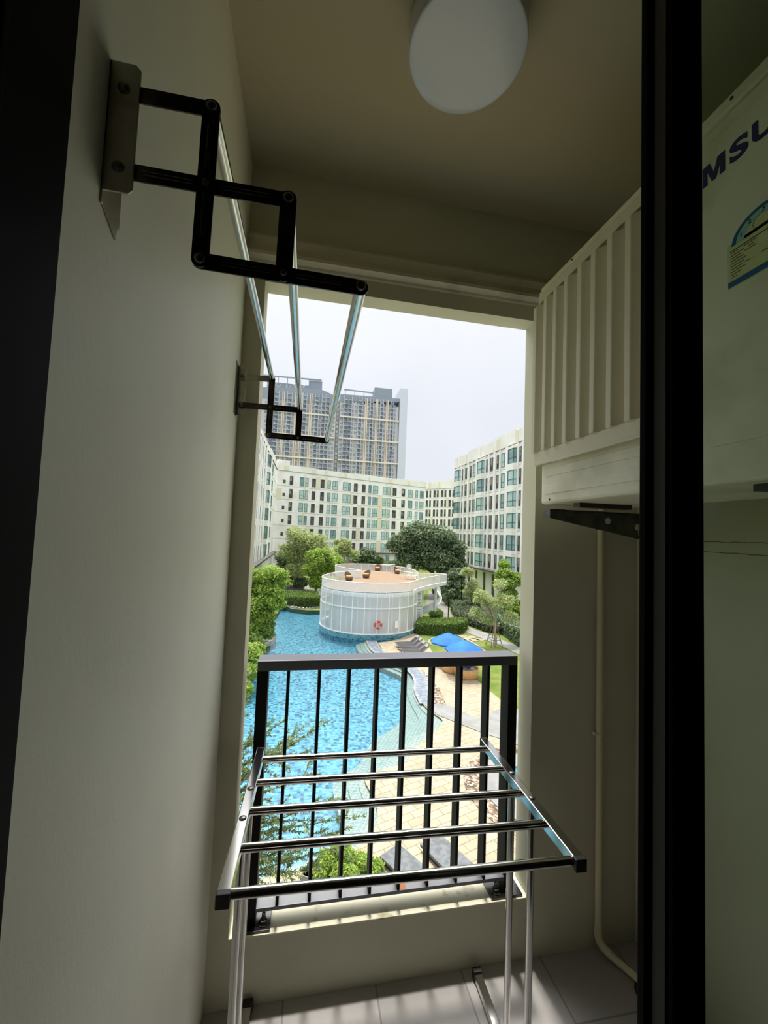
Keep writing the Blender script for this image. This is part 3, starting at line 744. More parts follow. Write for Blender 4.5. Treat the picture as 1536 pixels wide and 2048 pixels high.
# small round pool on the right
def strip(pts, wd, z):
    mb = MB(); n = len(pts); L_ = []
    for i in range(n):
        a = Vector(pts[max(i - 1, 0)]); b = Vector(pts[min(i + 1, n - 1)]); d = (b - a).normalized(); p = Vector(pts[i])
        L_ += [(p.x - d.y * wd / 2, p.y + d.x * wd / 2, z), (p.x + d.y * wd / 2, p.y - d.x * wd / 2, z)]
    return mb.add(L_, [(2 * i, 2 * i + 1, 2 * i + 3, 2 * i + 2) for i in range(n - 1)])
def disc(cx_, cy_, r0, r1, z0, z1, n=64):
    mb = MB(); prof = [(r0, z0), (r1, z0), (r1, z1), (r0, z1)] if r0 > 0 else [(.001, z0), (r1, z0), (r1, z1), (.001, z1)]
    return mb.lathe((cx_, cy_, 0), prof + [prof[0]], n, smooth=False)
struct('stream_bed', strip(strm, .9, G + .03), M['streambed'])
tag(obj('stream_water', strip(strm, .6, G + .04), M['water']), 'narrow water channel running between pebble banks beside the pool', 'water', kind='stuff')
RP = thing('round_pool', 'small round pool with white rim and pebble ring at the right of the paving', 'pool', (9.0, 13.7, G))
obj('pebble_ring', disc(9, 13.7, 2.35, 2.98, G - .1, G + .02), M['pebble'], RP)
obj('rim', disc(9, 13.7, 1.55, 2.36, G - .1, G + .06), M['concrete'], RP)
obj('tiled_floor', disc(9, 13.7, 0, 1.56, G - .1, G + .01), M['mosaic'], RP)
obj('water', disc(9, 13.7, 0, 1.56, G + .03, G + .035), M['water'], RP)
# kerb ring and lawn strip near the umbrellas
ck = smooth(gpts([(862, 1290), (856, 1281), (872, 1275), (905, 1266), (930, 1278), (953, 1290), (968, 1301), (985, 1320)]), 2)
struct('kerb_strip', ribbon(ck, .18, G - .1, G + .05), M['kerb'])
struct('walkway', MB().prism(gpts([(935, 1254), (981, 1270), (1031, 1291), (1090, 1318), (1110, 1345), (1035, 1308), (1005, 1293), (929, 1263)]), G - .2, G + .01), M['concrete'])
struct('garden_path', MB().prism(gpts([(858, 1180), (868, 1186), (880, 1196), (896, 1214), (906, 1235), (937, 1251), (920, 1247), (881, 1238), (862, 1226), (852, 1206)]), G - .2, G), M['greypath'])
struct('garden_path', MB().prism(gpts([(594, 1168), (612, 1166), (622, 1176), (652, 1181), (652, 1191), (600, 1190), (604, 1180)]), G - .2, G + .0), M['greypath'])
for i, (a, b) in enumerate(((925, 1272), (934, 1277), (944, 1274), (950, 1280), (960, 1279))):
    c_ = onZ(a, b, G); s_ = MB().prism([(c_[0] + .45 * math.cos(t + .3 * math.sin(5 * t + i)), c_[1] + .38 * math.sin(t)) for t in [2 * PI * k / 9 for k in range(9)]], G - .04, G + .01)
    tag(obj('stepping_stone', s_, M['paver'], origin=(c_[0], c_[1], G)), ('leftmost', 'second from left', 'middle, set farthest back,', 'fourth from left', 'rightmost')[i] + ' of the sandy stepping stones beyond the blue umbrellas', 'stone', group='stepping stones in the lawn')

# ---- foliage helpers
def leaves(n, centers, radii, size, rng, shell=.55, flat=1.0, outward=.6, aspect=.5):
    """arrays of bent leaf blades scattered through blobs"""
    C = np.array(centers, float); Rr = np.array(radii, float)
    pw = Rr ** 2; idx = rng.choice(len(C), n, p=pw / pw.sum())
    d = rng.normal(size=(n, 3)); d /= np.linalg.norm(d, axis=1)[:, None]
    # clumps: pull directions to a set of clump directions to break up the surface
    rad = shell + (1 - shell) * rng.random(n) ** .6
    bump = 1 + .16 * np.sin(d[:, 0] * 7 + idx * 1.3) * np.sin(d[:, 1] * 6 + idx) + .12 * np.sin(d[:, 2] * 9 + idx * 2.1)
    P = C[idx] + d * (Rr[idx] * rad * bump)[:, None] * np.array([1, 1, flat])
    nrm = d * outward + rng.normal(size=(n, 3)) * .55 + np.array([0, 0, .35]); nrm /= np.linalg.norm(nrm, axis=1)[:, None]
    t = np.cross(nrm, rng.normal(size=(n, 3))); t /= np.linalg.norm(t, axis=1)[:, None]; b = np.cross(nrm, t)
    s = (size * (.6 + .8 * rng.random(n)))[:, None]
    return np.stack([P - t * s, P + b * s * aspect - nrm * s * .1, P + t * s, P - b * s * aspect - nrm * s * .1], 1)
def quads_obj(name, Q, m, parent=None, origin=None):
    Q = Q.reshape(-1, 3); sh = np.array(wloc(parent)) if parent is not None else (np.array(origin) if origin is not None else np.zeros(3))
    V = (Q - sh).astype(np.float32); n = len(V) // 4
    me = bpy.data.meshes.new(name); me.vertices.add(len(V)); me.vertices.foreach_set('co', V.ravel())
    me.loops.add(n * 4); me.loops.foreach_set('vertex_index', np.arange(n * 4, dtype=np.int32))
    me.polygons.add(n); me.polygons.foreach_set('loop_start', np.arange(0, n * 4, 4, dtype=np.int32)); me.polygons.foreach_set('loop_total', np.full(n, 4, dtype=np.int32))
    me.materials.append(m); me.update(calc_edges=True)
    o = bpy.data.objects.new(name, me); COL.objects.link(o)
    if parent is not None: o.parent = parent
    else: o.location = tuple(sh)
    return o
def tree(name, label, cat, base, blobs, n, size, lm, trunk_r=.15, bark='bark', seed=1, shell=.5, group=None, flat=.85, branches=True, outward=.6):
    """blobs: (dx, dy, z above ground, radius)"""
    rng = np.random.default_rng(seed); rnd = random.Random(seed)
    t = thing(name, label, cat, (base[0], base[1], G - .03), group=group)
    C = [(base[0] + b[0], base[1] + b[1], G + b[2]) for b in blobs]; Rr = [b[3] for b in blobs]
    # satellites give a lumpy outline
    C2, R2 = [], []
    for c, r in zip(C, Rr):
        C2.append(c); R2.append(r * .8)
        for k in range(7):
            a = rnd.uniform(0, 2 * PI); e = rnd.uniform(-.5, 1.2); q = r * rnd.uniform(.35, .5)
            C2.append((c[0] + math.cos(a) * math.cos(e) * r * .62, c[1] + math.sin(a) * math.cos(e) * r * .62, c[2] + math.sin(e) * r * .62 * flat)); R2.append(q)
    quads_obj('foliage', leaves(n, C2, R2, size, rng, shell, flat, outward), lm, t)
    tk = MB(); top = np.mean(np.array(C), 0)
    b0 = Vector((base[0], base[1], G - .1)); t1 = Vector((float(top[0]), float(top[1]), float(top[2])))
    fork = b0.lerp(t1, .5) + Vector((rnd.uniform(-.2, .2), rnd.uniform(-.2, .2), 0))
    tk.tube([b0, b0.lerp(fork, .5) + Vector((rnd.uniform(-.1, .1), 0, 0)), fork], [trunk_r * 1.25, trunk_r, trunk_r * .8], 8)
    for c, r in list(zip(C2, R2))[:14] if branches else []:
        c = Vector(c); tk.tube([fork, fork.lerp(c, .55) + Vector((0, 0, .15)), c], [trunk_r * .6, trunk_r * .35, trunk_r * .12], 6)
    obj('trunk', tk, M[bark], t)
    return t
def hedge(label, poly, h, lm, n, size, seed, name='hedge', z=G, core=True):
    rng = np.random.default_rng(seed)
    cxx = sum(p[0] for p in poly) / len(poly); cyy = sum(p[1] for p in poly) / len(poly)
    t = thing(name, label, 'hedge' if name == 'hedge' else 'shrub bed', (cxx, cyy, z))
    ins = [tuple(Vector(p).lerp(Vector((cxx, cyy)), .04)) for p in poly]
    if core: obj('woody_core', MB().prism(ins, z - .03, z + h - .12), M['lf_dark'], t)
    P = np.array(poly); A = []
    mn, mx_ = P.min(0), P.max(0)
    def inside(q):
        c = np.zeros(len(q), bool); j = len(P) - 1
        for i in range(len(P)):
            cond = ((P[i, 1] > q[:, 1]) != (P[j, 1] > q[:, 1])) & (q[:, 0] < (P[j, 0] - P[i, 0]) * (q[:, 1] - P[i, 1]) / (P[j, 1] - P[i, 1] + 1e-9) + P[i, 0]); c ^= cond; j = i
        return c
    q = rng.random((n * 3, 2)) * (mx_ - mn) + mn; q = q[inside(q)][:n // 2]
    top = np.c_[q, z + h - rng.random(len(q)) ** 2 * .25 * h + .05]
    L = np.linalg.norm(np.roll(P, -1, 0) - P, axis=1); ei = rng.choice(len(P), n // 2, p=L / L.sum()); u = rng.random(n // 2)[:, None]
    e = P[ei] * (1 - u) + np.roll(P, -1, 0)[ei] * u; side = np.c_[e + rng.normal(size=e.shape) * .05, z + rng.random(len(e)) * h]
    B = np.r_[top, side]; m_ = len(B)
    nrm = rng.normal(size=(m_, 3)) * .7 + np.array([0, 0, .6]); nrm /= np.linalg.norm(nrm, axis=1)[:, None]
    tt = np.cross(nrm, rng.normal(size=(m_, 3))); tt /= np.linalg.norm(tt, axis=1)[:, None]; b = np.cross(nrm, tt); s = (size * (.6 + .8 * rng.random(m_)))[:, None]
    quads_obj('foliage', np.stack([B - tt * s, B + b * s * .55, B + tt * s, B - b * s * .55], 1), lm, t)
    return t

# ---- apartment buildings
def window_mb(wd, h, kind, dep=.0):
    mb = MB(); t = .07
    if kind == 'bay':
        q = .42; pl = [(0, 0), (.28, -q), (wd - .28, -q), (wd, 0)]
        for i in range(3):
            a = Vector((*pl[i], 0)); b = Vector((*pl[i + 1], 0)); d = b - a
            mb.add([a, b, b + Vector((0, 0, h)), a + Vector((0, 0, h))], [(0, 1, 2, 3)], 1)
            nn = Vector((d.y, -d.x, 0)).normalized() * .03
            for zz in (0, h * .36, h - t): mb.beam(a + nn + Vector((0, 0, zz + t / 2)), b + nn + Vector((0, 0, zz + t / 2)), .08, t, 0)
        for p in pl: mb.beam((p[0], p[1] - .02, 0), (p[0], p[1] - .02, h), .09, .09, 0)
        for z0, z1 in ((-.62, 0), (h, h + .34)):
            mb.prism([(-.12, 0), (.22, -q - .1), (wd - .22, -q - .1), (wd + .12, 0)], z0, z1, 2)
        return mb
    y0 = -.05
    mb.box(0, wd, y0 - .02, .02, 0, t, 0); mb.box(0, wd, y0 - .02, .02, h - t, h, 0); mb.box(0, t, y0 - .02, .02, 0, h, 0); mb.box(wd - t, wd, y0 - .02, .02, 0, h, 0)
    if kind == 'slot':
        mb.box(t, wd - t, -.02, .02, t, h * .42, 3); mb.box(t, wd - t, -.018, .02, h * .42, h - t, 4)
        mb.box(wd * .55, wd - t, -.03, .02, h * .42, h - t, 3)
    elif kind == 'dark':
        mb.box(t, wd - t, -.02, .02, t, h - t, 3); mb.box(wd * .45, wd * .55, -.03, .02, t, h * .5, 4)
    else:
        mb.box(t, wd - t, -.02, .02, t, h - t, 1); mb.box(0, wd, y0 - .01, 0, h * .36, h * .36 + t, 0)
        if wd > 1.2: mb.box(wd * .5 - t / 2, wd * .5 + t / 2, y0, 0, h * .36, h, 0)
    return mb
WM = {}
def window(parent, u, z, wd, h, kind, alt=False):
    key = (round(wd, 2), round(h, 2), kind, alt)
    if key not in WM:
        mb = window_mb(key[0], key[1], kind); me = bpy.data.meshes.new('window')
        me.from_pydata([tuple(v) for v in mb.v], [], mb.f)
        for m_ in (M['frame'], M['pane2'] if alt else M['pane'], M['fac'], M['slot'], M['slothi']): me.materials.append(m_)
        me.polygons.foreach_set('material_index', mb.mi); me.update(); WM[key] = me
    o = bpy.data.objects.new('window', WM[key]); COL.objects.link(o); o.parent = parent; o.location = (u, 0, z)
    return o
def building(label, A, B, depth, roof, cols, tops, wh, parapets=(), z0=0.0, group=None, joints=True, dark=True, rows_alt=.3, seed=1, limit=999, pz=14.9, ground=True, pier=True):
    """facade from A to B (ground plan), local x along the facade, local -y outwards, local z from the ground"""
    A = Vector(A); B = Vector(B); d = B - A; L = d.length; rz = math.atan2(d.y, d.x)
    t = thing('apartment_building', label, 'building', (A.x, A.y, G - .03), rz)
    rnd = random.Random(seed); Z = lambda z: z - (G - .03)
    obj('wall', MB().box(0, L, 0, depth, 0, Z(roof)), M['facw'], t, local=True)
    pr = MB()
    for (a, b, zt) in parapets: pr.box(a, b, -.12, 0.3, Z(pz), Z(zt))
    if pr.v: obj('parapet', pr, M['fac'], t, local=True)
    if joints:
        jm = MB()
        for zt in tops: jm.box(0, L, -.03, .02, Z(zt) - wh - .36, Z(zt) - wh - .30)
        jm.box(0, L, -.15, .02, Z(pz), Z(pz + .06))
        obj('floor_joint', jm, M['joint'], t, local=True)
    for zt in tops:
        for i in range(len(cols) - 1):
            g0 = cols[i][0] + cols[i][1]; g1 = cols[i + 1][0]
            if g1 - g0 > .3 and rnd.random() < .2: obj('beige_panel', MB().box(g0 + .04, g1 - .04, -.02, .02, Z(zt) - wh - .3, Z(zt) + .62), M['facb'], t, local=True)
    u = 1.5
    while u < L - 2:
        w_ = rnd.choice((.5, .8, 1.1)); obj('parapet_panel', MB().box(u, u + w_, -.14, .02, Z(pz + .07), Z(roof) - .05), M['facb'], t, local=True); u += rnd.uniform(3, 7)
    if pier:
        for i in range(len(cols) - 1):
            g0 = cols[i][0] + cols[i][1]; g1 = cols[i + 1][0]
            if .35 < g1 - g0: obj('pier', MB().box(g0 + (g1 - g0) * .25, g1 - (g1 - g0) * .25, -.16, 0, Z(tops[-1]) - wh - .3, Z(pz)), M['facw'], t, local=True)
    cnt = 0; rest = MB()
    for zt in tops:
        for (u, wd, k) in cols:
            kk = k
            if u < 0 or u + wd > L: continue
            cnt += 1
            alt = rnd.random() < rows_alt
            if cnt <= limit: window(t, u, Z(zt) - wh, wd, wh, kk, alt)
            else:
                w_ = window_mb(round(wd, 2), wh, kk); 
                for f, mi in zip(w_.f, w_.mi): rest.f.append(tuple(i + len(rest.v) for i in f)); rest.mi.append(mi); rest.sm.append(False)
                rest.v += [(v[0] + u, v[1], v[2] + Z(zt) - wh) for v in w_.v]
    if rest.v:
        o = obj('far_windows', rest, [M['frame'], M['pane'], M['fac'], M['slot'], M['slothi']], t, local=True); o['kind'] = 'stuff'
    return t, Z, L
TOPS = [14.24, 11.18, 8.13, 5.08, 2.03, -1.0]
# right wing: its facade runs along the line of sight
Yend = 76.0
def rc(Y): return Yend - Y
colsR = []
for y0_, y1_, k in ((75.1, 72.5, 'bay'), (71.85, 71.3, 'slot'), (70.4, 69.55, 'slot'), (68.2, 67.4, 'slot'), (66.75, 65.9, 'pane'), (64.4, 62.05, 'bay'), (61.5, 60.9, 'slot'), (59.97, 59.07, 'slot'), (57.8, 57.0, 'slot'), (56.2, 55.25, 'pane'), (53.7, 51.6, 'bay'),
                     (51.0, 50.4, 'slot'), (49.5, 48.6, 'slot'), (47.3, 46.5, 'slot'), (45.7, 44.8, 'pane'), (43.2, 41.1, 'bay'), (40.5, 39.9, 'slot'), (39.0, 38.1, 'slot'), (36.8, 36.0, 'slot')):
    colsR.append((rc(y0_), y0_ - y1_, k))
def wave(L, roof, x0=0.0, step=10.5, off=0.0):
    o_ = []; u = off
    while u < L:
        o_ += [(max(0, u), min(L, u + 3.4), roof + .0), (min(L, u + 3.4), min(L, u + 7), roof - .2), (min(L, u + 7), min(L, u + step), roof + .1)]; u += step
    return [p for p in o_ if p[1] - p[0] > .1]
bR, Z, L = building('white apartment wing with green bay windows, nearest on the right', (28.4, Yend), (28.4, 34), 14, 16.75, colsR, TOPS, 2.12, wave(42, 16.95), seed=2)
obj('canopy_ledge', MB().box(0, L, -1.1, 0, Z(-3.60), Z(-3.38)), M['canopy'], bR, local=True)
gsl = MB()
for u in np.arange(2, L - 2, 3.1): gsl.box(u, u + .7, -.06, .02, .2, Z(-4.0))
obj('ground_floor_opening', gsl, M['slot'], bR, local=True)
# central wing across the far side of the garden
A_ = Vector((-7, 93)); B_ = Vector((32.4, 109.5)); kx = (B_ - A_).length / 44.6
cc = [(3.2, .8, 'slim'), (5.78, 1.0, 'pane'), (7.17, .72, 'pane'), (8.9, .92, 'dark'), (11.19, .95, 'dark'), (13.1, .8, 'pane'), (14.47, 1.4, 'pane'), (17.43, 1.2, 'pane'), (18.92, .75, 'pane'), (20.62, 1.05, 'dark'), (23.08, 1.0, 'dark'), (25.11, .8, 'pane'), (26.49, 1.55, 'pane'),
      (29.71, 1.1, 'pane'), (31.23, .9, 'pane'), (32.98, 1.2, 'dark'), (36.03, 1.1, 'slot'), (38.31, 1.5, 'pane'), (41.0, .8, 'pane'), (42.6, 1.3, 'pane')]
cc = [(a * kx, b, 'slot' if k == 'slim' else k) for a, b, k in cc]
TC = [13.85, 10.87, 7.93, 4.98, 2.03, -1.0]
bC, Z, L = building('long cream apartment block closing the far end of the garden', A_, B_, 12, 16.1, cc, TC, 2.05, [(0, 2.9, 17.25), (2.9, 9, 16.3), (9, 20, 16.2), (20, 33, 16.35), (33, 43, 16.5)], seed=4, limit=100, pier=False)
sm_ = MB()
for zt in TC: sm_.box(1.55, 2.1, -.05, .02, Z(zt) - 1.75, Z(zt) - 1.0)
obj('vent_opening', sm_, M['slot'], bC, local=True)
obj('beige_panel', MB().box(.0, 1.3, -.05, .02, Z(8.3), Z(10.9)), M['facb'], bC, local=True)
obj('canopy_ledge', MB().box(3, L, -.9, 0, Z(-3.60), Z(-3.38)), M['canopy'], bC, local=True)
gsl = MB()
for u in np.arange(4, L - 2, 2.9): gsl.box(u, u + 1.1, -.06, .02, .2, Z(-4.0))
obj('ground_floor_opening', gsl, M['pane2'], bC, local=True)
# left wing
def lc(Y): return Y - 50.0
colsL = []
for y0_, y1_, k in ((52, 52.6, 'slot'), (54, 54.9, 'slot'), (56.5, 57.3, 'slot'), (58.3, 59.2, 'pane'), (60.6, 61.2, 'slot'), (63.0, 63.9, 'slot'), (66.4, 67.2, 'slot'), (70.6, 73.0, 'bay'), (75.0, 75.6, 'slot'), (80.4, 83.0, 'pane')):
    colsL.append((lc(y0_), y1_ - y0_, k))
bL, Z, L = building('white apartment wing at the left edge of the opening', (-7.0, 50.0), (-7.0, 92.5), 13, 15.9, colsL, [13.3 + .94, 11.18, 8.13, 5.08, 2.03, -1.0], 2.1, [(0, 15, 15.5), (15, 18, 15.7), (18, 26, 15.9), (26, 42.5, 16.3)], seed=6, rows_alt=.6)
obj('canopy_ledge', MB().box(0, L, -.9, 0, Z(-3.45), Z(-3.2)), M['canopy'], bL, local=True)
# far block on the right, beyond the nearest wing
cF = []
u = .8
while u < 26:
    cF.append((u, .75, 'dark')); cF.append((u + 1.25, .6, 'slot')); u += 2.75
bF, Z, L = building('smaller white apartment block far behind the right wing', (37.6, 128.5), (47.5, 118.0), 14, 19.0, cF, [16.2, 13.1, 10.0, 6.9, 3.8, .7], 2.2, [(0, 3.3, 19.0), (3.3, 9, 19.2), (9, 14.4, 19.6)], seed=8, pier=False, pz=16.7)

# ---- residential tower
TY = 300.0
tw = thing('residential_tower', 'tall grey and sand coloured residential tower on the skyline', 'building', (15, TY, G - .03))
def tX(x): return x
TOPZ = 102.0
bd = MB()
bd.prism([(-46, TY), (17.6, TY), (17.6, TY + 3), (20.4, TY + 3), (20.4, TY), (65.4, TY), (65.4, TY + 24), (-46, TY + 24)], G - .03, 99.2)
obj('wall', bd, M['tw_grey'], tw)
rf = MB()
rf.add([(20.4, TY - .5, 99.2), (66, TY - .5, 103.0), (66, TY - .5, 105.6), (20.4, TY - .5, 104.6), (20.4, TY + 20, 99.2), (66, TY + 20, 103), (66, TY + 20, 105.6), (20.4, TY + 20, 104.6)], [(0, 1, 2, 3), (7, 6, 5, 4), (3, 2, 6, 7), (0, 3, 7, 4), (1, 5, 6, 2), (0, 4, 5, 1)])
rf.ypoly([(-46, 96), (18, 97.5), (18, 102.0), (8, 106), (2, 107), (-20, 105), (-36, 103.8), (-46, 103)], TY - .5, TY + 20)
obj('roof_edge', rf, M['tw_roof'], tw)
obj('mechanical_house', MB().box(46.3, 60.0, TY + 1, TY + 12, 103, 113), M['tw_roof'], tw)
obj('penthouse', MB().box(-33, -2, TY + 2, TY + 12, 103, 109.2), M['tw_win'], tw)
obj('penthouse', MB().box(-3, 6.6, TY + 1, TY + 10, 104, 113.0), M['tw_roof'], tw)
pg = MB().beam((-38, TY, 112.7), (6, TY, 113.6), .9, .9)
for x in (-32, -25, -18.5, -11, -3): pg.beam((x, TY, 104), (x, TY, 112.8), .5, .5)
pg.beam((23, TY, 108.5), (46, TY, 108.0), .8, .9)
for x in (24, 31, 38, 45): pg.beam((x, TY, 104), (x, TY, 108.2), .4, .4)
obj('roof_pergola', pg, M['tw_roof'], tw)
obj('white_blade_wall', MB().box(65.8, 71.6, TY - 2, TY + 22, G, 113.3), M['tw_white'], tw)
obj('side_balcony', MB().box(71.6, 73.0, TY + 4, TY + 9, G, 105.8), M['tw_dark'], tw)
FH = 3.27
def zb(k): return 87.7 - k * FH * 5
NW = [0]; far_w = MB()
def stack(x0_, x1_, kind):
    mb = MB(); top = 103.4 if x0_ > 20 else 102.6 + .02 * x0_
    if kind == 'balcony':
        mb.box(x0_, x1_, TY - .3, TY + .1, G, top, 0)
        z = 87.7 + 5 * FH
        while z > -2:
            if z < top: mb.box(x0_, x1_, TY - 1.5, TY, z - .35, z, 1); mb.box(x0_, x0_ + (x1_ - x0_) * .42, TY - .45, TY - .3, z - 3.0, z - 1.6, 2)
            z -= FH
        for x in (x0_, x1_): mb.box(x - .16, x + .16, TY - 1.5, TY, G, top, 1)
        return obj('balcony_stack', mb, [M['tw_dark'], M['tw_slab'], M['tw_win']], tw)
    if kind == 'window':
        z = 87.7 + 5 * FH; k = 0
        while z > -2:
            if z < top:
                if x0_ > 30 and k < 12 and NW[0] < 100: obj('window', MB().box(x0_, x1_, TY - .15, TY + .1, z - 2.6, z - .5), M['tw_win'], tw); NW[0] += 1
                else: far_w.box(x0_, x1_, TY - .15, TY + .1, z - 2.6, z - .5)
                k += 1
            z -= FH
        return
    if kind == 'pil':
        m_ = (x0_ + x1_) / 2
        mb.box(x0_, m_ - .18, TY - .9, TY, G, top); mb.box(m_ + .18, x1_, TY - .9, TY, G, top)
        return obj('pilaster', mb, M['tw_orange'], tw)
for x0_, x1_, k in ((20.9, 23.0, 'window'), (23.4, 26.4, 'balcony'), (26.5, 29.2, 'balcony'), (29.4, 30.8, 'window'), (31.6, 33.6, 'window'), (34.2, 36.9, 'balcony'), (37.2, 38.6, 'window'), (39.2, 41.2, 'pil'), (41.4, 43.0, 'window'), (43.2, 45.4, 'balcony'), (45.6, 47.0, 'window'), (47.4, 49.2, 'pil'), (49.3, 50.6, 'window'), (50.8, 53.2, 'balcony'), (53.4, 55.0, 'window'), (55.4, 57.2, 'pil'), (57.3, 58.7, 'window'), (58.9, 61.2, 'balcony'), (61.4, 63.0, 'window'),
                     (18.3, 19.8, 'window'),
                     (-45, -41, 'balcony'), (-40.6, -37.5, 'balcony'), (-33.5, -31, 'window'), (-30.6, -27.1, 'balcony'), (-27, -23.8, 'balcony'), (-23.4, -21.8, 'window'), (-21.5, -19.7, 'pil'), (-19.5, -18, 'window'), (-17.8, -14.6, 'balcony'), (-14.3, -12.8, 'window'), (-12.4, -10.4, 'pil'), (-10.2, -8.8, 'window'), (-8.6, -6.9, 'pil'), (-6.7, -4.0, 'balcony'), (-3.8, -2.3, 'window'), (-2.0, .0, 'pil'), (.2, 1.8, 'window'), (2.1, 4.8, 'balcony'), (5.2, 6.6, 'window'), (7, 9.6, 'balcony'), (9.8, 12.8, 'balcony'), (13.4, 15, 'window'), (15.3, 16.9, 'window')):
    stack(x0_, x1_, k)
obj('far_windows', far_w, M['tw_win'], tw)['kind'] = 'stuff'
for k in range(0, 6):
    z = zb(k)
    hb = MB().box(20.4, 65.6, TY - 1.7, TY, z - .5, z + .5); obj('floor_band', hb, M['tw_cream'], tw)
    hb = MB().box(-34, 17.0, TY - 1.7, TY, z - .9, z + .1); obj('floor_band', hb, M['tw_cream'], tw)
# a grey block glimpsed in the gap between the wings
gb = thing('distant_building', 'distant brown grey building in the gap between the white blocks', 'building', (46, 170, G - .03))
obj('wall', MB().box(44, 54, 170, 180, G - .03, 10.5), M['tw_grey'], gb)
obj('window_strip', MB().box(44.2, 53.8, 169.9, 170, 6, 9), M['slot'], gb)

# ---- round pool pavilion with roof deck
PC = (6.35, 39.35); PR = 4.62
pv = thing('pool_pavilion', 'round white screened pavilion with a wooden roof deck beside the pool', 'pavilion', (PC[0], PC[1], G))
def cyl(r, z0, z1, n=96, inner_=None):
    mb = MB(); mb.lathe((PC[0], PC[1], 0), [(r, z0), (r, z1)], n); return mb
obj('submerged_base', MB().lathe((PC[0], PC[1], 0), [(PR + .04, G - 1.3), (PR + .04, G - .1)], 96), M['mosaic'], pv)
base = MB().lathe((PC[0], PC[1], 0), [(PR + .06, G - .14), (PR + .06, G + .34), (PR - .3, G + .34)], 96, smooth=False)
obj('tiled_base', base, M['basewall'], pv)
obj('inner_wall', MB().lathe((PC[0], PC[1], 0), [(3.75, G), (3.75, -3.8)], 64), M['core'], pv)
iw = MB()
for k in range(22):
    a = 2 * PI * k / 22; x = PC[0] + 3.76 * math.cos(a); y = PC[1] + 3.76 * math.sin(a)
    iw.beam((x, y, G + .3), (x, y, -4.0), .12, .12)
obj('inner_mullion', iw, M['white'], pv)
NPAN = 27
for lvl, (z0_, z1_) in enumerate(((-7.12, -4.98), (-4.92, -3.72))):
    for k in range(NPAN):
        a0 = 2 * PI * k / NPAN + .05; a1 = 2 * PI * (k + 1) / NPAN + .05
        am = (a0 + a1) / 2
        if math.sin(am) > .55: continue
        p = MB()
        for q in range(3):
            b0 = a0 + (a1 - a0) * q / 3; b1 = a0 + (a1 - a0) * (q + 1) / 3
            p.add([(PC[0] + PR * math.cos(b0), PC[1] + PR * math.sin(b0), z0_), (PC[0] + PR * math.cos(b1), PC[1] + PR * math.sin(b1), z0_), (PC[0] + PR * math.cos(b1), PC[1] + PR * math.sin(b1), z1_), (PC[0] + PR * math.cos(b0), PC[1] + PR * math.sin(b0), z1_)], [(0, 1, 2, 3)], smooth=True)
        obj('screen_panel', p, M['screen'], pv)
for k in range(NPAN):
    a = 2 * PI * k / NPAN + .05; x = PC[0] + (PR + .02) * math.cos(a); y = PC[1] + (PR + .02) * math.sin(a)
    if math.sin(a) > .75: continue
    obj('mullion', MB().tube([(x, y, -7.15), (x, y, -3.72)], .045, 6), M['white'], pv)
for zz in (-7.13, -4.95):
    obj('ring_beam', MB().lathe((PC[0], PC[1], 0), [(PR - .05, zz - .04), (PR + .07, zz - .04), (PR + .07, zz + .04), (PR - .05, zz + .04), (PR - .05, zz - .04)], 96, smooth=False), M['white'], pv)
# deck outline: front circle, rear circle, tail on the right
def mpx(x, y): return onZ(640 + x / 5.12, 1110 + y / 5.12, -2.75)[:2]
front = [(PC[0] + PR * math.cos(a), PC[1] + PR * math.sin(a)) for a in [math.radians(d) for d in range(152, 332, 9)]]
tail = [tuple(mpx(*p)) for p in ((1000, 250), (1100, 228), (1200, 210), (1300, 195))]
tailb = [tuple(mpx(*p)) for p in ((1205, 188), (1130, 188), (1010, 187))]
rear = [(13.3, 48.2), (13.1, 51.2), (12.2, 53.8), (10.7, 55.6), (8.8, 56.5), (6.6, 56.4), (5.0, 55.4), (4.0, 53.8), (3.9, 52.3), (4.6, 50.2), (5.7, 48.1), (6.4, 46.2)]
backl = [(5.1, 45.4), (3.8, 44.3), (2.7, 42.8)]
outl = front + tail + tailb + rear + backl
dk = MB().prism(outl, -3.98, -3.62); obj('deck_slab', dk, M['white'], pv)
cxm = 7.5; cym = 45
ins = [tuple(Vector(p).lerp(Vector((cxm, cym)), .02)) for p in outl]
obj('deck_floor', MB().prism(ins, -3.62, -3.585), M['deckwood'], pv)
strip = MB()
for i in range(len(front) - 1):
    a = Vector(front[i]); b = Vector(front[i + 1]); c_ = Vector(PC); a2 = a.lerp(c_, .14); b2 = b.lerp(c_, .14)
    strip.add([(a.x, a.y, -3.58), (b.x, b.y, -3.58), (b2.x, b2.y, -3.58), (a2.x, a2.y, -3.58)], [(0, 1, 2, 3)])
obj('deck_border', strip, M['concrete'], pv)
ring = outl + [outl[0]]
pts_r = resample(ring, 67)
for i in range(len(pts_r) - 1):
    a, b = pts_r[i], pts_r[i + 1]
    rp_ = MB().add([(a[0], a[1], -3.58), (b[0], b[1], -3.58), (b[0], b[1], -2.80), (a[0], a[1], -2.80)], [(0, 1, 2, 3)])
    if len([1]) and i < 66:
        o = obj('railing_panel', rp_, M['screen'], pv)
        rp2 = MB().tube([(a[0], a[1], -3.62), (a[0], a[1], -2.76)], .03, 5); obj('railing_post', rp2, M['white'], o)
hr = MB()
for i in range(len(pts_r) - 1): hr.tube([(*pts_r[i], -2.77), (*pts_r[i + 1], -2.77)], .035, 6)
obj('handrail', hr, M['white'], pv)
for a, b in ((14.7, 46.0), (12.5, 44.2)):
    obj('column', MB().tube([(a if a < 14 else 14.6, 44.0 if a > 14 else 42.2, G), (a if a < 14 else 14.6, 44.0 if a > 14 else 42.2, -3.9)], .16, 12), M['white'], pv)
